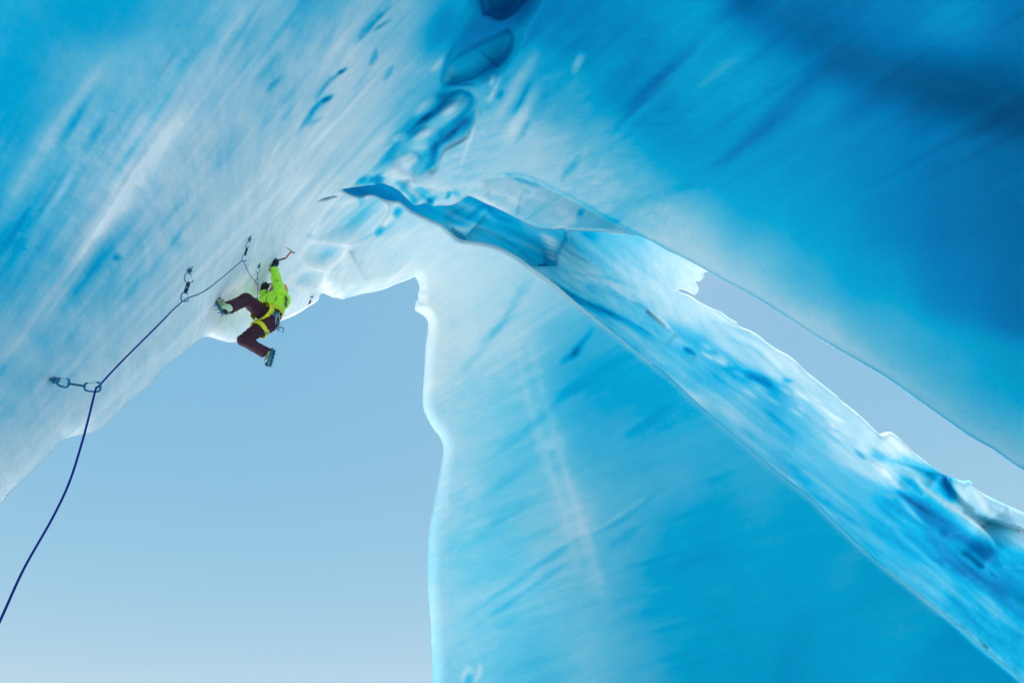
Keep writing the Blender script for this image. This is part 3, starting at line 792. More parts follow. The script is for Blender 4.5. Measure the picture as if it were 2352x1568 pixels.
    Ld(C10((1045, 575), (1200, 640), (1350, 690), (1568, 750), (1900, 850)), .5, .8, 90, soft=7, sgn=1)
    S(C10((1080, 600), (1300, 700), (1568, 790)), 12, -.2)
    Ld(C10((500, 270), (620, 300), (720, 350), (780, 430), (900, 520), (1050, 620), (1180, 710), (1260, 780), (1320, 850), (1355, 940)), .7, 1.3, 60, soft=7, sgn=-1)
    S(C10((640, 310), (720, 350), (760, 410), (900, 510), (1050, 610), (1180, 700), (1260, 770), (1320, 850)), 7, .42)
    S(C10((560, 310), (700, 400), (780, 470)), 12, -.26)
    Ld(C10((220, 110), (320, 190), (450, 290), (560, 400), (660, 460)), .35, .35, 26, soft=5, sgn=-1)
    S(C10((300, 170), (440, 280), (560, 400), (680, 470)), 5, .22); S(C10((230, 120), (340, 220)), 6, -.35)
    Ld(C10((440, 490), (560, 500), (640, 570), (720, 660), (820, 740), (880, 800), (960, 900), (1100, 980), (1250, 1080)), .55, .9, 70, soft=9, sgn=-1)
    S(C10((460, 495), (560, 500), (650, 580), (740, 670), (830, 740)), 6, .32)
    S(C10((620, 520), (740, 600), (860, 690), (1000, 760), (1150, 860), (1300, 940)), 17, -.22, taper=False)
    S(C10((380, 470), (500, 580), (640, 660)), 24, -.12)
    Ld(C10((880, 800), (900, 880), (1000, 1000), (1200, 1130), (1400, 1260), (1560, 1360), (1800, 1480)), .6, .6, 80, soft=12, sgn=-1)
    S(C10((900, 870), (1050, 1030), (1200, 1130), (1400, 1220)), 22, -.14, taper=False)
    Ld(C10((1355, 940), (1290, 1000), (1270, 1090), (1400, 1230), (1490, 1330), (1510, 1400)), .25, .25, 60, soft=9, sgn=-1)
    S(C10((700, 960), (900, 1130), (1080, 1290), (1250, 1450)), 6, .13)
    S(C10((1000, 1100), (1200, 1290), (1500, 1500)), 7, .09)
    S(C10((0, 100), (200, 250), (400, 350), (600, 470)), 12, .18)
    return np.clip(air_light, 0, 1.1), dz
def lip_wing(px, py):
    w = nw(px, py, [(1300, 560, 8), (1600, 650, 14), (1900, 900, 20), (2100, 1050, 20), (2352, 1200, 20)], 80)
    z = nw(px, py, [(1300, 560, .15), (1600, 650, .25), (1900, 900, .35), (2100, 1050, .35), (2352, 1200, .3)], 80)
    return w, z
M_WING = ice_material("wind_scoured_ice", a_big=.04, a_fine=.15, s_big=1.2, s_fine=4.0, sss=.3, bump=.6)
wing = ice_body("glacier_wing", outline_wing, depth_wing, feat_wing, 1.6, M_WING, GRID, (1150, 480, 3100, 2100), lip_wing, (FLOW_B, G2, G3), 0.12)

# ---- back of the crevasse behind the split
outline_rec = np.array([(740, 360), (1000, 330), (1250, 380), (1390, 450), (1400, 520), (1390, 640), (1330, 720), (1150, 700), (950, 600), (760, 520)], float)
depth_rec = tps([(740, 420, 9.6), (900, 450, 10.6), (1050, 480, 11.5), (1200, 500, 12.0), (1350, 560, 12.4), (1600, 560, 12.6), (1300, 650, 11.4), (1150, 600, 11.2), (1000, 560, 10.8)], .01)
def feat_rec(px, py, d):
    air_light = nw(px, py, [(800, 440, .12), (860, 450, .10), (900, 455, .12), (960, 480, .2), (1000, 500, .28), (1060, 500, .34), (1100, 480, .34), (1110, 510, .30), (1150, 530, .30), (1200, 560, .33), (1250, 590, .34),
                      (1230, 530, .40), (1100, 540, .42), (1040, 530, .46), (1300, 600, .3)], 30)
    dz = np.zeros_like(px)
    ledge(px, py, C6((300, 440), (360, 418), (450, 365), (550, 298), (640, 360), (740, 395), (900, 450)), .9, .9, 70, dz, soft=8, sgn=-1)
    stroke(px, py, C6((360, 425), (450, 375), (550, 305), (640, 370), (800, 425)), 8, -.18, air_light)
    stroke(px, py, C6((300, 400), (340, 440), (440, 450), (490, 400)), 7, .28, air_light)
    stroke(px, py, C6((900, 460), (1000, 540), (1050, 600)), 12, .2, air_light)
    for k in range(5):
        stroke(px, py, C6((900 + k * 12, 480 + k * 35), (1040, 540 + k * 30)), 3.5, .25, air_light)
    ledge(px, py, C6((300, 395), (330, 440), (420, 520)), -.4, -.4, 60, dz, soft=6, sgn=-1)
    ledge(px, py, C6((480, 430), (600, 470), (760, 560), (900, 680)), .12, .12, 50, dz, soft=9)
    ledge(px, py, C6((860, 480), (930, 560), (960, 690)), -.5, -.5, 50, dz, soft=8)
    r = np.random.default_rng(11)
    for k in range(50):
        x_, y_ = r.uniform(780, 1400), r.uniform(420, 680); L = r.uniform(30, 140)
        pts = [(x_ - L, y_ - L * .45), (x_ + L, y_ + L * .5 + r.normal(0, 10))]
        stroke(px, py, pts, r.uniform(5, 14), r.uniform(-.05, .05), dz); stroke(px, py, pts, r.uniform(5, 10), r.choice([-.06, .07]), air_light)
    return np.clip(air_light, 0, 1), dz
rec = ice_body("crevasse_wall", outline_rec, depth_rec, feat_rec, 1.5, M_WING, GRID, (730, 320, 1660, 780), lambda a, b: (a * 0 + 10.0, a * 0 + .15), (FLOW_B, G2, G3), 0.15)

# ---- snow field far below, out to the horizon
def snow_ground():
    n = 70
    rad = [0] + [1.2 * 1.1 ** i for i in range(n)]
    vs, fs = [], []
    seg = 64
    for i, r_ in enumerate(rad):
        for k in range(seg):
            a = 2 * math.pi * k / seg
            x, y = r_ * math.cos(a), r_ * math.sin(a)
            z = -0.12 + 0.12 * math.sin(x * .7) * math.cos(y * .5) * min(1, r_ / 4)
            vs.append((x, y, z))
    for i in range(len(rad) - 1):
        for k in range(seg):
            fs.append((i * seg + k, i * seg + (k + 1) % seg, (i + 1) * seg + (k + 1) % seg, (i + 1) * seg + k))
    m = mat("snow", (.86, .88, .90), .7, noise=.03, nscale=2.0, bump=.3)
    return link_mesh("snow_ground", vs, fs, m, kind="structure")
snow_ground()
# ------------------------------------------------------------------ small-object helpers
def ice_z(p):
    x = np.array([p[0]], float); y = np.array([p[1]], float)
    d, *_ = seg_dist(x, y, outline_main, True)
    _, dz = feat_main(x, y, d)
    w, r = lip_main(x, y)
    t = np.clip(1 - d / w, 0, 1)
    return float((depth_main(x, y) + dz + r * (1 - np.sqrt(np.clip(1 - t * t, 0, 1))))[0])

def spline3(pts, n=6):
    P = [Vector(p) for p in pts]
    if len(P) < 3: return P
    out = []
    for i in range(len(P) - 1):
        p0 = P[max(i - 1, 0)]; p1 = P[i]; p2 = P[i + 1]; p3 = P[min(i + 2, len(P) - 1)]
        for k in range(n):
            t = k / n
            out.append(0.5 * ((2 * p1) + (p2 - p0) * t + (2 * p0 - 5 * p1 + 4 * p2 - p3) * t * t + (3 * p1 - p0 - 3 * p2 + p3) * t ** 3))
    out.append(P[-1])
    return out

class Shell:
    def __init__(self): self.v = []; self.f = []
    def add(self, vs, fs):
        o = len(self.v); self.v += [Vector(v) for v in vs]; self.f += [tuple(i + o for i in f) for f in fs]
    def tube(self, pts, r, seg=10, flat=1.0, hint=None):
        """swept round (or flattened) bar with closed ends; r is one number or one per point"""
        P = [Vector(p) for p in pts]; n = len(P)
        R = [r] * n if isinstance(r, (int, float)) else list(r)
        if len(R) != n:
            R = [float(np.interp(i / (n - 1), np.linspace(0, 1, len(R)), R)) for i in range(n)]
        T = [(P[min(i + 1, n - 1)] - P[max(i - 1, 0)]).normalized() for i in range(n)]
        a = Vector(hint) if hint is not None else (Vector((0, 0, 1)) if abs(T[0].z) < .9 else Vector((1, 0, 0)))
        N = (a - T[0] * a.dot(T[0])).normalized()
        vs, fs = [], []
        for i in range(n):
            N = (N - T[i] * N.dot(T[i])).normalized(); B = T[i].cross(N)
            for k in range(seg):
                an = 2 * math.pi * k / seg
                vs.append(P[i] + N * (math.cos(an) * R[i]) + B * (math.sin(an) * R[i] * flat))
        for i in range(n - 1):
            for k in range(seg):
                k2 = (k + 1) % seg
                fs.append((i * seg + k, i * seg + k2, (i + 1) * seg + k2, (i + 1) * seg + k))
        vs += [P[0] - T[0] * R[0] * .35, P[-1] + T[-1] * R[-1] * .35]
        c0, c1 = n * seg, n * seg + 1
        for k in range(seg):
            k2 = (k + 1) % seg
            fs.append((c0, k2, k)); fs.append((c1, (n - 1) * seg + k, (n - 1) * seg + k2))
        self.add(vs, fs)
    def ball(self, c, rx, ry=None, rz=None, frame=None, seg=16, rings=10):
        ry = ry or rx; rz = rz or rx
        X, Y, Z = frame or (Vector((1, 0, 0)), Vector((0, 1, 0)), Vector((0, 0, 1)))
        vs, fs = [Vector(c) + Z * rz], []
        for i in range(1, rings):
            t = math.pi * i / rings
            for k in range(seg):
                a = 2 * math.pi * k / seg
                vs.append(Vector(c) + X * (rx * math.sin(t) * math.cos(a)) + Y * (ry * math.sin(t) * math.sin(a)) + Z * (rz * math.cos(t)))
        vs.append(Vector(c) - Z * rz)
        for k in range(seg):
            k2 = (k + 1) % seg
            fs.append((0, 1 + k, 1 + k2))
            for i in range(rings - 2):
                fs.append((1 + i * seg + k, 1 + (i + 1) * seg + k, 1 + (i + 1) * seg + k2, 1 + i * seg + k2))
            fs.append((len(vs) - 1, 1 + (rings - 2) * seg + k2, 1 + (rings - 2) * seg + k))
        self.add(vs, fs)
    def slab(self, outline, nrm, thick):
        """flat outline (world points) given thickness along nrm"""
        nrm = Vector(nrm).normalized(); n = len(outline)
        vs = [Vector(p) - nrm * thick / 2 for p in outline] + [Vector(p) + nrm * thick / 2 for p in outline]
        fs = [tuple(range(n))[::-1], tuple(range(n, 2 * n))] + [(i, (i + 1) % n, n + (i + 1) % n, n + i) for i in range(n)]
        self.add(vs, fs)
    def band(self, c, axis, r, h, th, ry=None, hint=None, seg=28, tilt=0.0):
        """a strap running round something"""
        A = Vector(axis).normalized()
        a = Vector(hint) if hint is not None else (Vector((0, 0, 1)) if abs(A.z) < .9 else Vector((1, 0, 0)))
        N = (a - A * a.dot(A)).normalized(); B = A.cross(N); ry = ry or r
        vs, fs = [], []
        for k in range(seg):
            an = 2 * math.pi * k / seg
            for dr, dh in ((0, -.5), (th, -.5), (th, .5), (0, .5)):
                vs.append(Vector(c) + N * (math.cos(an) * (r + dr)) + B * (math.sin(an) * (ry + dr)) + A * (h * dh + tilt * math.cos(an)))
        for k in range(seg):
            k2 = (k + 1) % seg
            for j in range(4):
                j2 = (j + 1) % 4
                fs.append((k * 4 + j, k * 4 + j2, k2 * 4 + j2, k2 * 4 + j))
        self.add(vs, fs)
    def make(self, name, m, parent=None, **k):
        return link_mesh(name, self.v, self.f, m, parent, **k)
    def fuse(self, name, m, parent=None, voxel=0.008, smooth_it=6, folds=0.0, fscale=9.0, **k):
        """melt all shells into one continuous skin"""
        me = bpy.data.meshes.new("tmp"); me.from_pydata([tuple(v) for v in self.v], [], self.f)
        bm = bmesh.new(); bm.from_mesh(me); bmesh.ops.recalc_face_normals(bm, faces=bm.faces); bm.to_mesh(me); bm.free()
        o = bpy.data.objects.new("tmp", me); COL.objects.link(o)
        r = o.modifiers.new("r", 'REMESH'); r.mode = 'VOXEL'; r.voxel_size = voxel
        s = o.modifiers.new("s", 'SMOOTH'); s.iterations = smooth_it; s.factor = 0.5
        dg = bpy.context.evaluated_depsgraph_get(); dg.update()
        ev = o.evaluated_get(dg); out = ev.to_mesh()
        vs = [v.co.copy() for v in out.vertices]; ns = [v.normal.copy() for v in out.vertices]
        fs = [tuple(p.vertices) for p in out.polygons]
        ev.to_mesh_clear(); bpy.data.objects.remove(o); bpy.data.meshes.remove(me)
        if folds:
            from mathutils import noise
            for i, v in enumerate(vs):
                q = v * fscale
                n1 = noise.noise(Vector((q.x, q.y, q.z * 2.6))); n2 = noise.noise(q * 2.7 + Vector((5, 1, 2)))
                vs[i] = v + ns[i] * folds * ((1 - abs(n1) * 2.4) * .8 + n2 * .6)
        return link_mesh(name, vs, fs, m, parent, **k)

M_ALU = mat("blue_tinted_metal", (.02, .17, .30), .32, .6, noise=.25, nscale=60)  # blue reflection and colour cast put into the metal's base colour
M_STEEL = mat("brushed_steel", (.12, .30, .38), .3, .8, noise=.3, nscale=80)
M_PALE = mat("pale_steel", (.35, .45, .50), .3, .8)
M_WEB = mat("dark_webbing", (.010, .025, .045), .85, noise=.3, nscale=300, bump=.3)
M_WEB2 = mat("teal_webbing", (.01, .10, .16), .8, noise=.3, nscale=300, bump=.3)
M_PINK = mat("purple_metal", (.16, .03, .22), .35, .5)
M_BLACK = mat("black_rubber", (.008, .012, .018), .6, noise=.3, nscale=90, bump=.2)
M_PRINT = mat("pale_print", (.25, .42, .48), .7)

def carabiner(parent, P, Q, width, r, flip=1, turn=0.0, name="carabiner", m=None, normal=None):
    P, Q = Vector(P), Vector(Q)
    U = (Q - P); L = U.length; U.normalize()
    N = normal or (CAM - (P + Q) / 2).normalized()
    N = (N - U * N.dot(U)).normalized()
    N = Quaternion(U, turn) @ N
    V = N.cross(U).normalized() * flip
    q = lambda a, b: P + U * (a * L) + V * (b * width)
    body = [q(.80, .40), q(.90, .42), q(.98, .26), q(1.0, .02), q(.96, -.24), q(.84, -.40), q(.55, -.44), (q(.25, -.42)), q(.08, -.34), q(0, -.12), q(.02, .10), q(.12, .26), q(.20, .29)]
    s = Shell(); s.tube(spline3(body, 4), r, 8, hint=N)
    c = s.make(name, m or M_ALU, parent)
    g = Shell(); g.tube([q(.20, .29), q(.82, .42)], r * .42, 6, hint=N)
    go = g.make("gate", M_PALE, None)
    go.parent = c
    off = parent_world(c)
    go.data.transform(Matrix.Translation(-off))
    return c

def ribbon(parent, P, Q, w, th, m, name="sling", bulge=0.0):
    P, Q = Vector(P), Vector(Q)
    U = (Q - P).normalized(); N = (CAM - P).normalized(); N = (N - U * N.dot(U)).normalized(); V = N.cross(U)
    s = Shell()
    prof = [(0, .62), (.10, .8), (.16, 1), (.5, 1 + bulge), (.84, 1), (.90, .8), (1, .62)]
    out = [P.lerp(Q, t) + V * (w / 2 * k) for t, k in prof] + [P.lerp(Q, t) - V * (w / 2 * k) for t, k in prof[::-1]]
    s.slab(out, N, th)
    return s.make(name, m, parent, smooth=False)

def ice_screw(place, direc, label, size=1.0, turn=0.0):
    """hanger plate, threaded tube driven into the ice and crank knob"""
    P = Vector(place); N = (CAM - P).normalized()
    t = empty("ice_screw", P, label, "ice screw", "ice screws holding the quickdraws")
    D = Vector(direc).normalized()
    into = (-N * .8 + UP * .5 - RIGHT * .2).normalized()
    s = Shell()
    s.tube([P + into * .004, P + into * .10 * size], .0085 * size, 10)
    for k in range(5):
        s.band(P + into * (.035 + .014 * k) * size, into, .0085 * size, .002, .002, seg=12)
    s.make("screw_tube", M_PALE, t)
    V = N.cross(D).normalized()
    h = Shell()
    o = []
    for k in range(12):
        a = 2 * math.pi * k / 12
        rr = .017 * size
        o.append(P + D * (math.cos(a) * rr * (1.7 if math.cos(a) > 0 else 1.0)) + V * (math.sin(a) * rr))
    h.slab(o, N, .004 * size)
    h.band(P + D * .018 * size, N, .007 * size, .007 * size, .003, seg=12)
    h.make("hanger", M_STEEL, t, smooth=False)
    k = Shell()
    k.tube([P + N * .003, P + N * .018 * size], .010 * size, 8)
    k.tube([P + N * .016 * size, P - D * .035 * size + N * .02 * size + V * .012 * size], [.005 * size, .0035 * size], 6)
    k.make("crank_knob", M_ALU, t)
    return t

def quickdraw(pts, z, label, wa, wb, r, sw, sm, flips=(1, 1), turns=(0, 0), ms=(None, None), print_mark=False):
    """pts: plan points of the two ends of the ice-side carabiner, the sling and the rope-side carabiner"""
    if isinstance(z, (int, float)): z = [z] * 4
    A0, A1, B0, B1 = [W(p[0], p[1], zz) for p, zz in zip(pts, z)]
    t = empty("quickdraw", A0, label, "quickdraw", "quickdraws clipped along the rope")
    a = carabiner(t, A0, A1, wa, r, flips[0], turns[0], m=ms[0])
    b = carabiner(t, B0, B1, wb, r, flips[1], turns[1], m=ms[1])
    s0 = A1 + (A0 - A1).normalized() * .008; s1 = B0 + (B1 - B0).normalized() * .008
    sl = ribbon(t, s0, s1, sw, .004, sm)
    if print_mark:
        c = (s0 + s1) / 2; N = (CAM - c).normalized(); U = (s1 - s0).normalized(); V = N.cross(U)
        k = Shell(); k.slab([c + N * .003 + U * .008, c + N * .003 + V * .007, c + N * .003 - U * .008, c + N * .003 - V * .007], N, .001)
        g = k.make("printed_mark", M_PRINT, None, smooth=False); g.parent = sl; g.data.transform(Matrix.Translation(-parent_world(sl)))
    return t

# ------------------------------------------------------------------ protection along the rope
q1 = CQ1((480, 775), (805, 870), (1232, 935), (1690, 965))
z1 = ice_z(q1[0]) - .07
quickdraw(q1, [z1, z1 - .015, z1 - .05, z1 - .06], "nearest blue quickdraw, pulled sideways by the rope at lower left", .052, .056, .0050, .011, M_WEB2, flips=(1, 1), turns=(.35, .25))
s1 = CQ1((405, 775))[0]
ice_screw(W(*s1, z1 + .02), W(*CQ1((480, 775))[0], z1) - W(*s1, z1), "steel ice screw in the wall at the far left end of the nearest quickdraw", 1.0)
q2 = CQ2((458, 800), (470, 950), (405, 1110), (395, 1255))
z2 = ice_z(q2[0]) - .10
quickdraw(q2, [z2 + .02, z2, z2 - .05, z2 - .08], "quickdraw with wide dark sling hanging at the second bend of the rope", .062, .056, .0048, .026, M_WEB, flips=(1, 1), turns=(.1, .2), ms=(M_STEEL, M_ALU), print_mark=True)
s2 = CQ2((478, 745))[0]
ice_screw(W(*s2, z2 + .03), W(*q2[0], z2) - W(*s2, z2 + .02), "steel ice screw above the quickdraw with the wide dark sling", 1.15)
q3 = CQ2((1448, 285), (1415, 385), (1385, 495), (1357, 600))
z3 = ice_z(q3[0]) - .12
quickdraw(q3, [z3 + .04, z3, z3 - .04, z3 - .08], "quickdraw at the highest point of the rope, left of the raised axe", .042, .046, .0045, .022, M_WEB, flips=(1, 1), turns=(.6, .3), ms=(M_STEEL, M_ALU))
s3 = CQ2((1455, 235))[0]
ice_screw(W(*s3, z3 + .06), W(*q3[0], z3) - W(*s3, z3), "steel ice screw above the highest quickdraw", 1.2)
q4 = CQ2((1607, 700), (1590, 787), (1583, 892), (1570, 975))
z4 = ice_z(q4[0]) - .10
quickdraw(q4, [z4 + .03, z4, z4 - .05, z4 - .08], "thin-sling quickdraw just left of the climber's lower hand", .040, .044, .0042, .009, M_WEB2, flips=(-1, 1), turns=(.2, .2), ms=(M_ALU, M_ALU))
s4 = CQ2((1612, 672))[0]
ice_screw(W(*s4, z4 + .06), W(*q4[0], z4) - W(*s4, z4), "steel ice screw above the quickdraw by the climber's lower hand", 1.1)
q5 = C3((163, 1408), (155, 1436), (140, 1474), (122, 1500))
z5 = ice_z(q5[0]) - .15
quickdraw(q5, z5, "farthest tiny quickdraw hanging free at the arch lip right of the climber", .045, .045, .004, .03, M_WEB, ms=(M_PALE, M_PALE))
ice_screw(W(*C3((168, 1398))[0], z5 + .08), -Vector((0, 0, 1)), "small ice screw of the farthest quickdraw at the arch lip", 1.2)

# ------------------------------------------------------------------ rope
def rope(pts, r, label):
    P = spline3(pts, 8)
    s = Shell(); s.tube(P, r, 8)
    m = bpy.data.materials.new("woven_rope"); m.use_nodes = True
    n, l = m.node_tree.nodes, m.node_tree.links; b = n["Principled BSDF"]
    at = n.new("ShaderNodeAttribute"); at.attribute_name = "run"
    rp = n.new("ShaderNodeValToRGB")
    for e in range(3): rp.color_ramp.elements.new(.5)
    for e, (p_, c_) in zip(rp.color_ramp.elements, ((0, (.002, .020, .20)), (.55, (.006, .018, .22)), (.66, (.045, .014, .20)), (.86, (.07, .02, .24)), (.90, (.34, .05, .30)))):
        e.position = p_; e.color = (*c_, 1)
    l.new(at.outputs["Fac"], rp.inputs["Fac"])
    wv = n.new("ShaderNodeTexWave"); wv.inputs["Scale"].default_value = 90; wv.bands_direction = 'DIAGONAL'
    tc = n.new("ShaderNodeTexCoord"); l.new(tc.outputs["Object"], wv.inputs["Vector"])
    bp = n.new("ShaderNodeBump"); bp.inputs["Strength"].default_value = .4; bp.inputs["Distance"].default_value = .002
    l.new(wv.outputs["Fac"], bp.inputs["Height"]); l.new(bp.outputs["Normal"], b.inputs["Normal"])
    l.new(rp.outputs["Color"], b.inputs["Base Color"]); b.inputs["Roughness"].default_value = .8; b.inputs["Specular IOR Level"].default_value = .2
    o = s.make("climbing_rope", m, None, label=label, cat="rope")
    a = o.data.attributes.new("run", 'FLOAT', 'POINT')
    n_ = len(P); cum = [0]
    for i in range(1, n_): cum.append(cum[-1] + (P[i] - P[i - 1]).length)
    vals = [cum[i] / cum[-1] for i in range(n_) for _ in range(8)] + [0, 1]
    a.data.foreach_set("value", vals)
    return o
zr = z1 - .055
rp = [W(-420, 2300, 1.45), W(-260, 1950, 1.5), W(-100, 1640, 1.6), W(0, 1425, 1.75), W(55, 1305, 1.85), W(120, 1190, 1.98), W(160, 1105, 2.08), W(190, 1010, 2.2), W(207, 945, 2.3)]
rp += [W(*p, z) for p, z in zip(CQ1((1560, 1010), (1650, 925)), (zr, zr + .012))]
rp += [W(*p, z) for p, z in zip(CQ1((2240, 290),) + CQ2((40, 1568), (200, 1400)), (zr + .14, zr + .55, z2 - .35))]
rp += [W(*p, z) for p, z in zip(CQ2((372, 1250), (455, 1198), (620, 1140), (760, 1062), (900, 955), (1050, 835), (1200, 705), (1345, 592)),
                                (z2 - .075, z2 - .06, z2 + .12, z2 + .35, z2 + .62, z2 + .9, z3 - .35, z3 - .075))]
rp += [W(*p, z) for p, z in zip(CQ2((1375, 640), (1420, 740), (1480, 845), (1540, 920), (1578, 962)), (z3 - .05, z3 + .05, z4 - .25, z4 - .12, z4 - .08))]
rp += [W(*p, z) for p, z in zip(CQ2((1586, 1030), (1590, 1130), (1592, 1220)), (z4 - .09, z4 - .08, z4 - .06))]
rp += [W(*C1((650, 840))[0], 6.15)]
rope(rp, .0044, "blue and purple climbing rope running from lower left through the quickdraws to the climber")
# ------------------------------------------------------------------ the climber
def B(x, y, z):
    p = C1((x, y))[0]
    return W(p[0], p[1], z)
M_SKIN = mat("skin", (.50, .24, .20), .5)
M_JACKET = mat("lime_jacket", (.42, .84, .012), .7, noise=.12, nscale=8, bump=.25, sheen=.2)
M_PANTS = mat("maroon_trousers", (.046, .004, .018), .8, noise=.25, nscale=10, bump=.3)
M_GLOVE = mat("black_glove", (.012, .012, .022), .7, noise=.3, nscale=40, bump=.3)
M_HELMET = mat("orange_helmet", (.85, .17, .03), .35)
M_HAIR = mat("blond_hair", (.42, .50, .16), .6, noise=.4, nscale=60)
M_YEL = mat("yellow_webbing", (.72, .68, .01), .7, noise=.1, nscale=60, bump=.2)
M_ORG = mat("orange_trim", (.8, .30, .03), .7)
M_BOOT = mat("pale_boot", (.50, .62, .36), .6, noise=.2, nscale=20)
M_TEAL = mat("teal_sole", (.01, .13, .20), .55, noise=.3, nscale=50)
M_ZIP = mat("zip_tape", (.05, .13, .03), .7)

pel = B(690, 985, 6.10); person = empty("person", pel, "climber in lime green jacket and maroon trousers hanging under the ice roof", "person")
hipA, kneeA, ankA = B(668, 935, 6.12), B(470, 775, 5.85), B(285, 862, 5.45)
hipB, kneeB, ankB = B(695, 1035, 6.02), B(452, 1190, 5.75), B(688, 1335, 5.90)
waist, chest, neck = B(752, 885, 6.22), B(772, 790, 6.40), B(790, 735, 6.50)
shN, elN, wrN = B(828, 740, 6.34), B(788, 585, 6.50), B(762, 460, 6.68)
shF, elF, wrF = B(728, 765, 6.62), B(652, 790, 6.68), B(656, 690, 6.74)
headc = B(792, 680, 6.60)
look = (-RIGHT * .82 + UP * .42 + FWD * .25).normalized()
hup = (UP * .75 + FWD * .55 + RIGHT * .35); hup = (hup - look * hup.dot(look)).normalized()
hside = hup.cross(look).normalized()

# body: one continuous skin, mostly under the clothes
s = Shell()
s.tube([pel, waist, chest, neck], [.095, .085, .11, .05], 14)
s.tube([neck, headc - look * .01], [.052, .050], 12)
for a, b_, c in ((hipA, kneeA, ankA), (hipB, kneeB, ankB)):
    s.tube([pel, a, b_, c], [.07, .055, .045, .032], 12)
for a, b_, c in ((shN, elN, wrN), (shF, elF, wrF)):
    s.tube([chest, a, b_, c], [.07, .05, .038, .028], 12)
s.ball(headc, .076, .092, .108, (hside, look, hup), 20, 14)
s.ball(headc + look * .045 - hup * .062, .045, .045, .04, (hside, look, hup))          # jaw
s.tube([headc + look * .088 + hup * .012, headc + look * .108 - hup * .022], [.008, .014], 8)  # nose
s.ball(headc + look * .085 - hup * .052, .024, .012, .008, (hside, look, hup), 10, 6)   # lips
for k in (-1, 1):
    s.ball(headc + hside * .074 * k - look * .005, .008, .018, .028, (hside, look, hup), 10, 6)  # ears
s.fuse("body", M_SKIN, person, .008, 3)
for k in (-1, 1):
    e = Shell(); e.ball(headc + look * .083 + hside * .03 * k + hup * .012, .012, .012, .009, (hside, look, hup), 10, 8)
    e.make("eye", M_BLACK, person)

# trousers: seat, thighs, shins with slightly flared hems
s = Shell()
s.ball(B(705, 1000, 6.08), .125, .12, .125, None, 18, 12)
s.tube(spline3([waist, B(725, 935, 6.16), pel]), [.105, .118, .12], 16)
s.tube(spline3([B(690, 960, 6.12), hipA, B(560, 845, 6.0), kneeA]), [.105, .096, .084, .072], 16)
s.ball(kneeA, .080)
kh = ankA.lerp(kneeA, .06)
s.tube(spline3([kneeA, kneeA.lerp(ankA, .5), kh]), [.072, .063, .068], 16)
s.tube(spline3([B(700, 1010, 6.06), hipB, B(570, 1105, 5.9), kneeB]), [.11, .098, .082, .068], 16)
s.ball(kneeB, .074)
s.tube(spline3([kneeB, kneeB.lerp(ankB, .5), ankB.lerp(kneeB, .08)]), [.068, .062, .070], 16)
s.fuse("trousers", M_PANTS, person, .0085, 4, folds=.009, fscale=11)

# jacket with sleeves and collar
s = Shell()
s.tube(spline3([B(742, 905, 6.2), waist, B(768, 830, 6.33), chest, B(785, 755, 6.47)]), [.108, .115, .132, .138, .10], 18, flat=1.05)
s.tube(spline3([chest, shN]), [.10, .082], 14)
s.tube(spline3([shN, B(812, 660, 6.42), elN, elN.lerp(wrN, .5), wrN]), [.084, .068, .058, .052, .046], 14)
s.tube(spline3([chest, shF]), [.10, .08], 14)
s.tube(spline3([shF, B(690, 790, 6.66), elF, elF.lerp(wrF, .5), wrF]), [.082, .068, .062, .052, .046], 14)
s.tube([neck - hup * .03, neck + hup * .035], [.075, .07], 14)
s.ball(B(838, 790, 6.42), .10, .10, .13)
s.fuse("jacket", M_JACKET, person, .0085, 4, folds=.012, fscale=13)
nm = lambda p: (CAM - p).normalized()
for pts in (((680, 748), (681, 775), (684, 805)), ((788, 740), (775, 780), (752, 820)), ((770, 578), (790, 575), (803, 580))):
    q = [B(x, y, 6.5) for x, y in pts]
    # lay the zip on the cloth: cast towards it from the viewpoint side
    dg = bpy.context.evaluated_depsgraph_get(); dg.update()
    o_ = [c for c in person.children if c.name == "jacket"][0]
    out = []
    for p in q:
        d_ = (p - CAM).normalized(); off = parent_world(o_)
        hit, loc, n_, _i = o_.ray_cast(CAM - off, d_)
        if hit: out.append(loc + off - d_ * .002)
    if len(out) >= 2:
        z = Shell(); z.tube(out, .0042, 6); z.make("zip", M_ZIP, person)

# helmet
h = Shell()
R_, seg, rings = (.100, .122, .118), 24, 10
for (k0, th) in ((1.0, 0), ):
    vs, fs = [], []
    for layer in (1.0, .93):
        for i in range(rings + 1):
            t = (math.pi * .54) * i / rings
            for k in range(seg):
                a = 2 * math.pi * k / seg
                rr = layer * (1 + .02 * math.cos(6 * a) * math.sin(t) ** 2)
                vs.append(headc + hup * .012 - look * .012 + hside * (R_[0] * rr * math.sin(t) * math.cos(a)) + look * (R_[1] * rr * math.sin(t) * math.sin(a)) + hup * (R_[2] * rr * math.cos(t)))
    m_ = (rings + 1) * seg
    for i in range(rings):
        for k in range(seg):
            k2 = (k + 1) % seg
            fs.append((i * seg + k, (i + 1) * seg + k, (i + 1) * seg + k2, i * seg + k2))
            fs.append((m_ + i * seg + k, m_ + i * seg + k2, m_ + (i + 1) * seg + k2, m_ + (i + 1) * seg + k))
    for k in range(seg):
        k2 = (k + 1) % seg
        fs.append((rings * seg + k, m_ + rings * seg + k, m_ + rings * seg + k2, rings * seg + k2))
    h.add(vs, fs)
helmet = h.make("helmet", M_HELMET, person)
st = Shell()
for k in (-1, 1):
    st.tube([headc + hside * .082 * k + hup * .005, headc + hside * .06 * k - hup * .07 + look * .04, headc - hup * .10 + look * .055], .004, 6)
g = st.make("chin_strap", M_BLACK, None); g.parent = helmet; g.data.transform(Matrix.Translation(-parent_world(helmet)))

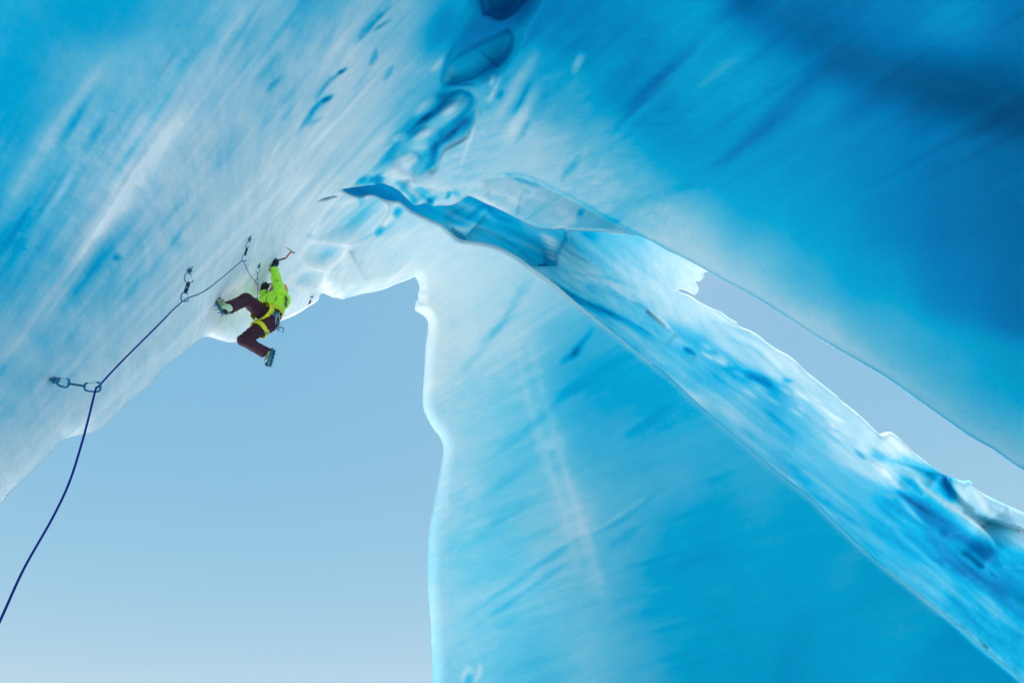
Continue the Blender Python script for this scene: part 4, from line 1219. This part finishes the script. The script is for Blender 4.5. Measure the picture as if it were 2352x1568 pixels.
# hair falling behind the shoulder
s = Shell()
r_ = random.Random(4)
for k in range(26):
    a = B(868 + r_.uniform(-10, 10), 735 + r_.uniform(-12, 12), 6.42 + r_.uniform(-.03, .05))
    b_ = B(892 + r_.uniform(-14, 12), 780 + r_.uniform(-10, 10), 6.38 + r_.uniform(-.03, .05))
    c = B(880 + r_.uniform(-22, 22), 835 + r_.uniform(-14, 26), 6.32 + r_.uniform(-.03, .03))
    s.tube(spline3([headc - look * .08 - hup * .04, a, b_, c], 4), [.010, .010, .009, .002], 5)
s.make("hair", M_HAIR, person)
# pack strap behind the shoulder
s = Shell(); s.tube(spline3([B(870, 735, 6.36), B(886, 775, 6.32), B(878, 830, 6.28)], 4), .007, 6); s.make("shoulder_strap", M_BLACK, person)

# gloves: palm, four fingers and a thumb closed round the shaft
def glove(wrist, centre, axis, label=None):
    """hand of a climber: the shaft passes through centre along axis, the hand comes from wrist"""
    A = Vector(axis).normalized()
    Wd = (wrist - centre); Wd = (Wd - A * Wd.dot(A)).normalized()     # towards the wrist
    Nn = A.cross(Wd).normalized()
    if Nn.dot((CAM - centre)) > 0: Nn = -Nn                              # the palm lies on the far side of the shaft
    s = Shell()
    R = .026
    palm = centre + Nn * R + Wd * .03
    s.ball(palm, .048, .024, .042, (A, Nn, Wd), 16, 10)
    s.tube([wrist, wrist.lerp(palm, .6), palm], [.036, .034, .036], 12)
    lens = (.92, 1.0, .96, .78)
    for i in range(4):
        off = A * ((i - 1.5) * .023)
        pts = []
        for t in np.linspace(0, 1, 8):
            an = math.radians(-25 + 250 * t * lens[i])
            pts.append(centre + off + Nn * (R * math.cos(an)) - Wd * (R * math.sin(an)) * 1.15)
        s.tube(pts, [.0125, .0125, .0115, .0095], 9)
    th = [palm + A * .03 + Wd * .012, centre + A * .052 + Wd * .022 - Nn * .005, centre + A * .045 - Nn * .03 + Wd * .012, centre + A * .028 - Nn * .038 - Wd * .008]
    s.tube(spline3(th, 4), [.015, .014, .012, .010], 9)
    g = s.fuse("glove", M_GLOVE, person, .0045, 2)
    c = Shell()
    U = (wrist - centre).normalized()
    c.tube([wrist - U * .03, wrist + U * .03, wrist + U * .055], [.040, .053, .060], 16)
    o = c.make("cuff", M_GLOVE, None); o.parent = g; o.data.transform(Matrix.Translation(-parent_world(g)))
    return g
axA = [B(738, 392, 6.74), B(762, 383, 6.76), B(790, 371, 6.80), B(835, 360, 6.84), B(880, 345, 6.88), B(905, 315, 6.93), B(938, 279, 6.98)]
glove(wrN + (wrN - elN).normalized() * .03, (axA[0] + axA[1]) / 2 + (axA[1] - axA[0]) * .25, axA[1] - axA[0])
axB = [B(592, 620, 6.72), B(615, 630, 6.73), B(660, 626, 6.76), B(700, 617, 6.79), B(722, 611, 6.81), B(745, 600, 6.84), B(768, 580, 6.88)]
glove(wrF + (wrF - elF).normalized() * .02, B(660, 626, 6.76), axB[3] - axB[2])

# harness
harness_c = B(742, 915, 6.19)
spine = (chest - pel).normalized()
s = Shell(); s.band(harness_c, spine, .124, .034, .006, ry=.124)
harness = s.make("harness_belt", M_YEL, person)
def sub(shell, name, m, par):
    g = shell.make(name, m, None); g.parent = par; g.data.transform(Matrix.Translation(-parent_world(par))); return g
s = Shell(); s.band(harness_c + spine * .022, spine, .125, .012, .006); sub(s, "belt_trim", M_ORG, harness)
dA = (kneeA - hipA).normalized()
s = Shell(); s.band(B(640, 905, 6.05), dA, .134, .078, .006, tilt=.0); la = s.make("leg_loop", M_YEL, person)
s = Shell()
bk = B(648, 898, 5.975); s.ball(bk, .022, .006, .012, ((B(660, 880, 5.97) - B(636, 912, 5.97)).normalized(), nm(bk), RIGHT)); sub(s, "buckle", M_BLACK, la)
dB = (kneeB - hipB).normalized()
s = Shell(); s.band(B(612, 1078, 5.96), dB, .113, .062, .006); s.make("leg_loop", M_YEL, person)
s = Shell(); s.tube(spline3([B(690, 905, 6.0), B(730, 925, 5.99), B(780, 945, 6.02)], 4), .004, 6); s.make("gear_loop", M_WEB2, person)
s = Shell(); s.tube(spline3([B(700, 858, 6.1), B(740, 885, 6.06), B(790, 905, 6.1)], 4), .006, 6); s.make("gear_loop", M_WEB2, person)

# boots with crampons
def boot(heel, toe, ank, hem):
    F = (toe - heel); L = F.length; F.normalize()
    Z = (ank - (heel + F * L * .28)); Z = (Z - F * Z.dot(F)).normalized()
    S = F.cross(Z).normalized()
    k = L / .30
    kw = max(k, .80)
    heel0 = heel
    q = lambda x, y, z: heel + F * (x * k) + S * (y * kw) + Z * (z * kw)
    s = Shell()
    s.tube([q(.035, 0, .045), q(.10, 0, .06), q(.17, 0, .052), q(.225, 0, .042), q(.265, 0, .034)], [.040 * kw, .047 * kw, .045 * kw, .040 * kw, .030 * kw], 14)
    s.tube([q(.06, 0, .05), q(.075, 0, .11), hem], [.045 * kw, .048 * kw, .055 * kw], 14)
    b = s.fuse("boot", M_BOOT, person, .006, 3)
    # black toe cap and heel cup
    s = Shell(); s.ball(q(.252, 0, .036), .042 * k, .044 * k, .036 * k, (F, S, Z)); sub(s, "toe_cap", M_BLACK, b)
    s = Shell(); s.ball(q(.032, 0, .036), .040 * k, .042 * k, .032 * k, (F, S, Z)); sub(s, "heel_cup", M_BLACK, b)
    for x in (.10, .135, .17):
        for y in (-1, 1):
            s = Shell(); s.tube([q(x + .035, .034 * y, .085), q(x + .01, .048 * y, .055), q(x, .046 * y, .03)], .0045, 6)
            sub(s, "lace", M_BLACK, b)
    # sole
    o = [(0, 0), (.02, .032), (.09, .034), (.17, .043), (.24, .042), (.285, .022), (.295, 0), (.285, -.022), (.24, -.042), (.17, -.043), (.09, -.034), (.02, -.032)]
    s = Shell(); s.slab([q(x, y, .004) for x, y in o], Z, .022 * k); sub(s, "sole", M_TEAL, b)
    # crampon: frame, points, front points and heel lever
    s = Shell()
    for y in (-.03, .03):
        s.tube([q(.02, y, -.012), q(.14, y * 1.1, -.012), q(.27, y, -.012)], .006 * k, 6)
    for x in (.02, .10, .18, .26):
        s.tube([q(x, -.034, -.012), q(x, .034, -.012)], .006 * k, 6)
    for x in (.015, .075, .15, .21, .262):
        for y in (-.036, .036):
            s.tube([q(x, y, -.010), q(x + (.006 if x > .1 else -.006), y * 1.15, -.052)], [.008 * k, .001], 5)
    for y in (-.018, .018):
        s.tube([q(.265, y, -.010), q(.31, y, -.016), q(.335, y, -.036)], [.007 * k, .007 * k, .001], 5)
    s.tube([q(.0, -.03, .0), q(-.022, 0, .03), q(.0, .03, .0)], .004 * k, 5)
    s.tube([q(-.02, 0, .03), q(-.03, 0, .085)], .005 * k, 5)
    c = s.make("crampon", M_STEEL, person)
    return b
boot(B(232, 925, 5.39), B(148, 765, 5.50), ankA, kh)
boot(B(752, 1282, 5.90), B(706, 1462, 5.78), ankB, ankB.lerp(kneeB, .08))

# ------------------------------------------------------------------ ice axes
M_SHAFT = mat("orange_red_shaft", (.75, .07, .035), .4)
def ice_axe(pts, split, pick, hammer, label):
    t = empty("ice_axe", pts[0], label, "ice axe", "pair of ice axes held by the climber")
    P = spline3(pts, 5); n = int(len(P) * split)
    s = Shell(); s.tube(P[:n + 1], .0135, 10, flat=.8)
    s.tube([P[0] - (P[1] - P[0]).normalized() * .012, P[0] + (P[1] - P[0]).normalized() * .004], [.006, .019], 8)
    g = s.make("grip", M_BLACK, t)
    d0 = (P[1] - P[0]).normalized(); a = P[int(n * .30)]; u = nm(a).cross(d0).normalized()
    s = Shell(); s.tube([a, a + u * .034], [.008, .005], 6); sub(s, "grip_rest", M_BLACK, g)
    s = Shell(); s.tube(P[n:], .0125, 10, flat=.75); s.make("shaft", M_SHAFT, t)
    s = Shell()
    N = nm(P[-1])
    s.tube(spline3([hammer, P[-1], pick[0], pick[1]], 5), [.013, .014, .010, .003], 8, flat=.5, hint=N)
    hd = s.make("head", M_BLACK, t)
    s = Shell(); s.tube([hammer.lerp(P[-1], .3), hammer.lerp(P[-1], -.25)], [.012, .015], 8); sub(s, "hammer", M_ALU, hd)
    return t
zi = ice_z(C1((880, 240))[0])
ice_axe(axA, .62, [B(915, 256, (6.98 + zi) / 2), B(880, 238, zi + .02)], B(962, 291, 6.97), "ice axe with orange-red shaft raised highest in the climber's upper hand")
ice_axe(axB, .62, [B(735, 562, 6.92), B(702, 553, 6.98)], B(790, 592, 6.86), "second ice axe in the climber's lower hand, mostly behind the sleeve")

# ------------------------------------------------------------------ gear hanging from the harness
def rack_biner(a, b_, za, zb, label, w=.05, m=None, flip=1, turn=.3):
    A_, B_ = B(*a, za), B(*b_, zb)
    t = empty("carabiner", A_, label, "carabiner", "gear clipped to the harness")
    carabiner(t, A_, B_, w, .0052, flip, turn, name="frame", m=m)
rack_biner((775, 905), (795, 985), 6.04, 6.02, "blue carabiner hanging highest behind the climber's waist", .055)
rack_biner((800, 915), (806, 1012), 6.06, 6.04, "pale carabiner hanging straight down behind the climber's hip", .05, M_PALE, -1, .8)
rack_biner((745, 1058), (812, 1076), 6.0, 5.98, "carabiner clipped at the lower gear loop beside the seat", .045, M_STEEL, 1, 1.1)
rack_biner((800, 1080), (857, 1090), 5.99, 5.97, "open blue carabiner sticking out farthest right over the sky", .062, M_ALU, -1, .1)
rack_biner((650, 1108), (700, 1122), 5.9, 5.88, "small carabiner hanging under the lower leg loop", .03, M_ALU, 1, .9)
rack_biner((548, 768), (585, 768), 5.95, 5.95, "small dark carabiner lying on the raised thigh at the rope end", .035, M_ALU, 1, .2)
def rack_screw(a, b_, z, label):
    A_, B_ = B(*a, z), B(*b_, z - .02)
    t = empty("ice_screw", A_, label, "ice screw", "gear clipped to the harness")
    s = Shell(); s.tube([A_, B_], .008, 8); s.make("screw_tube", M_PALE, t)
    D = (B_ - A_).normalized(); V = nm(A_).cross(D)
    s = Shell(); s.slab([A_ + V * .02, A_ + D * .012 + V * .026, A_ + D * .02, A_ + D * .012 - V * .012, A_ - V * .012, A_ - D * .012], nm(A_), .004); s.make("hanger", M_STEEL, t, smooth=False)
    s = Shell(); s.tube([A_ - D * .004, A_ - D * .022], .011, 8); s.make("crank_knob", M_ALU, t)
rack_screw((768, 1020), (846, 1038), 6.02, "upper of the two ice screws sticking out behind the seat")
rack_screw((762, 1050), (865, 1064), 6.0, "lower of the two ice screws sticking out behind the seat")
rack_screw((784, 930), (772, 1022), 6.03, "ice screw hanging down against the back of the hip")
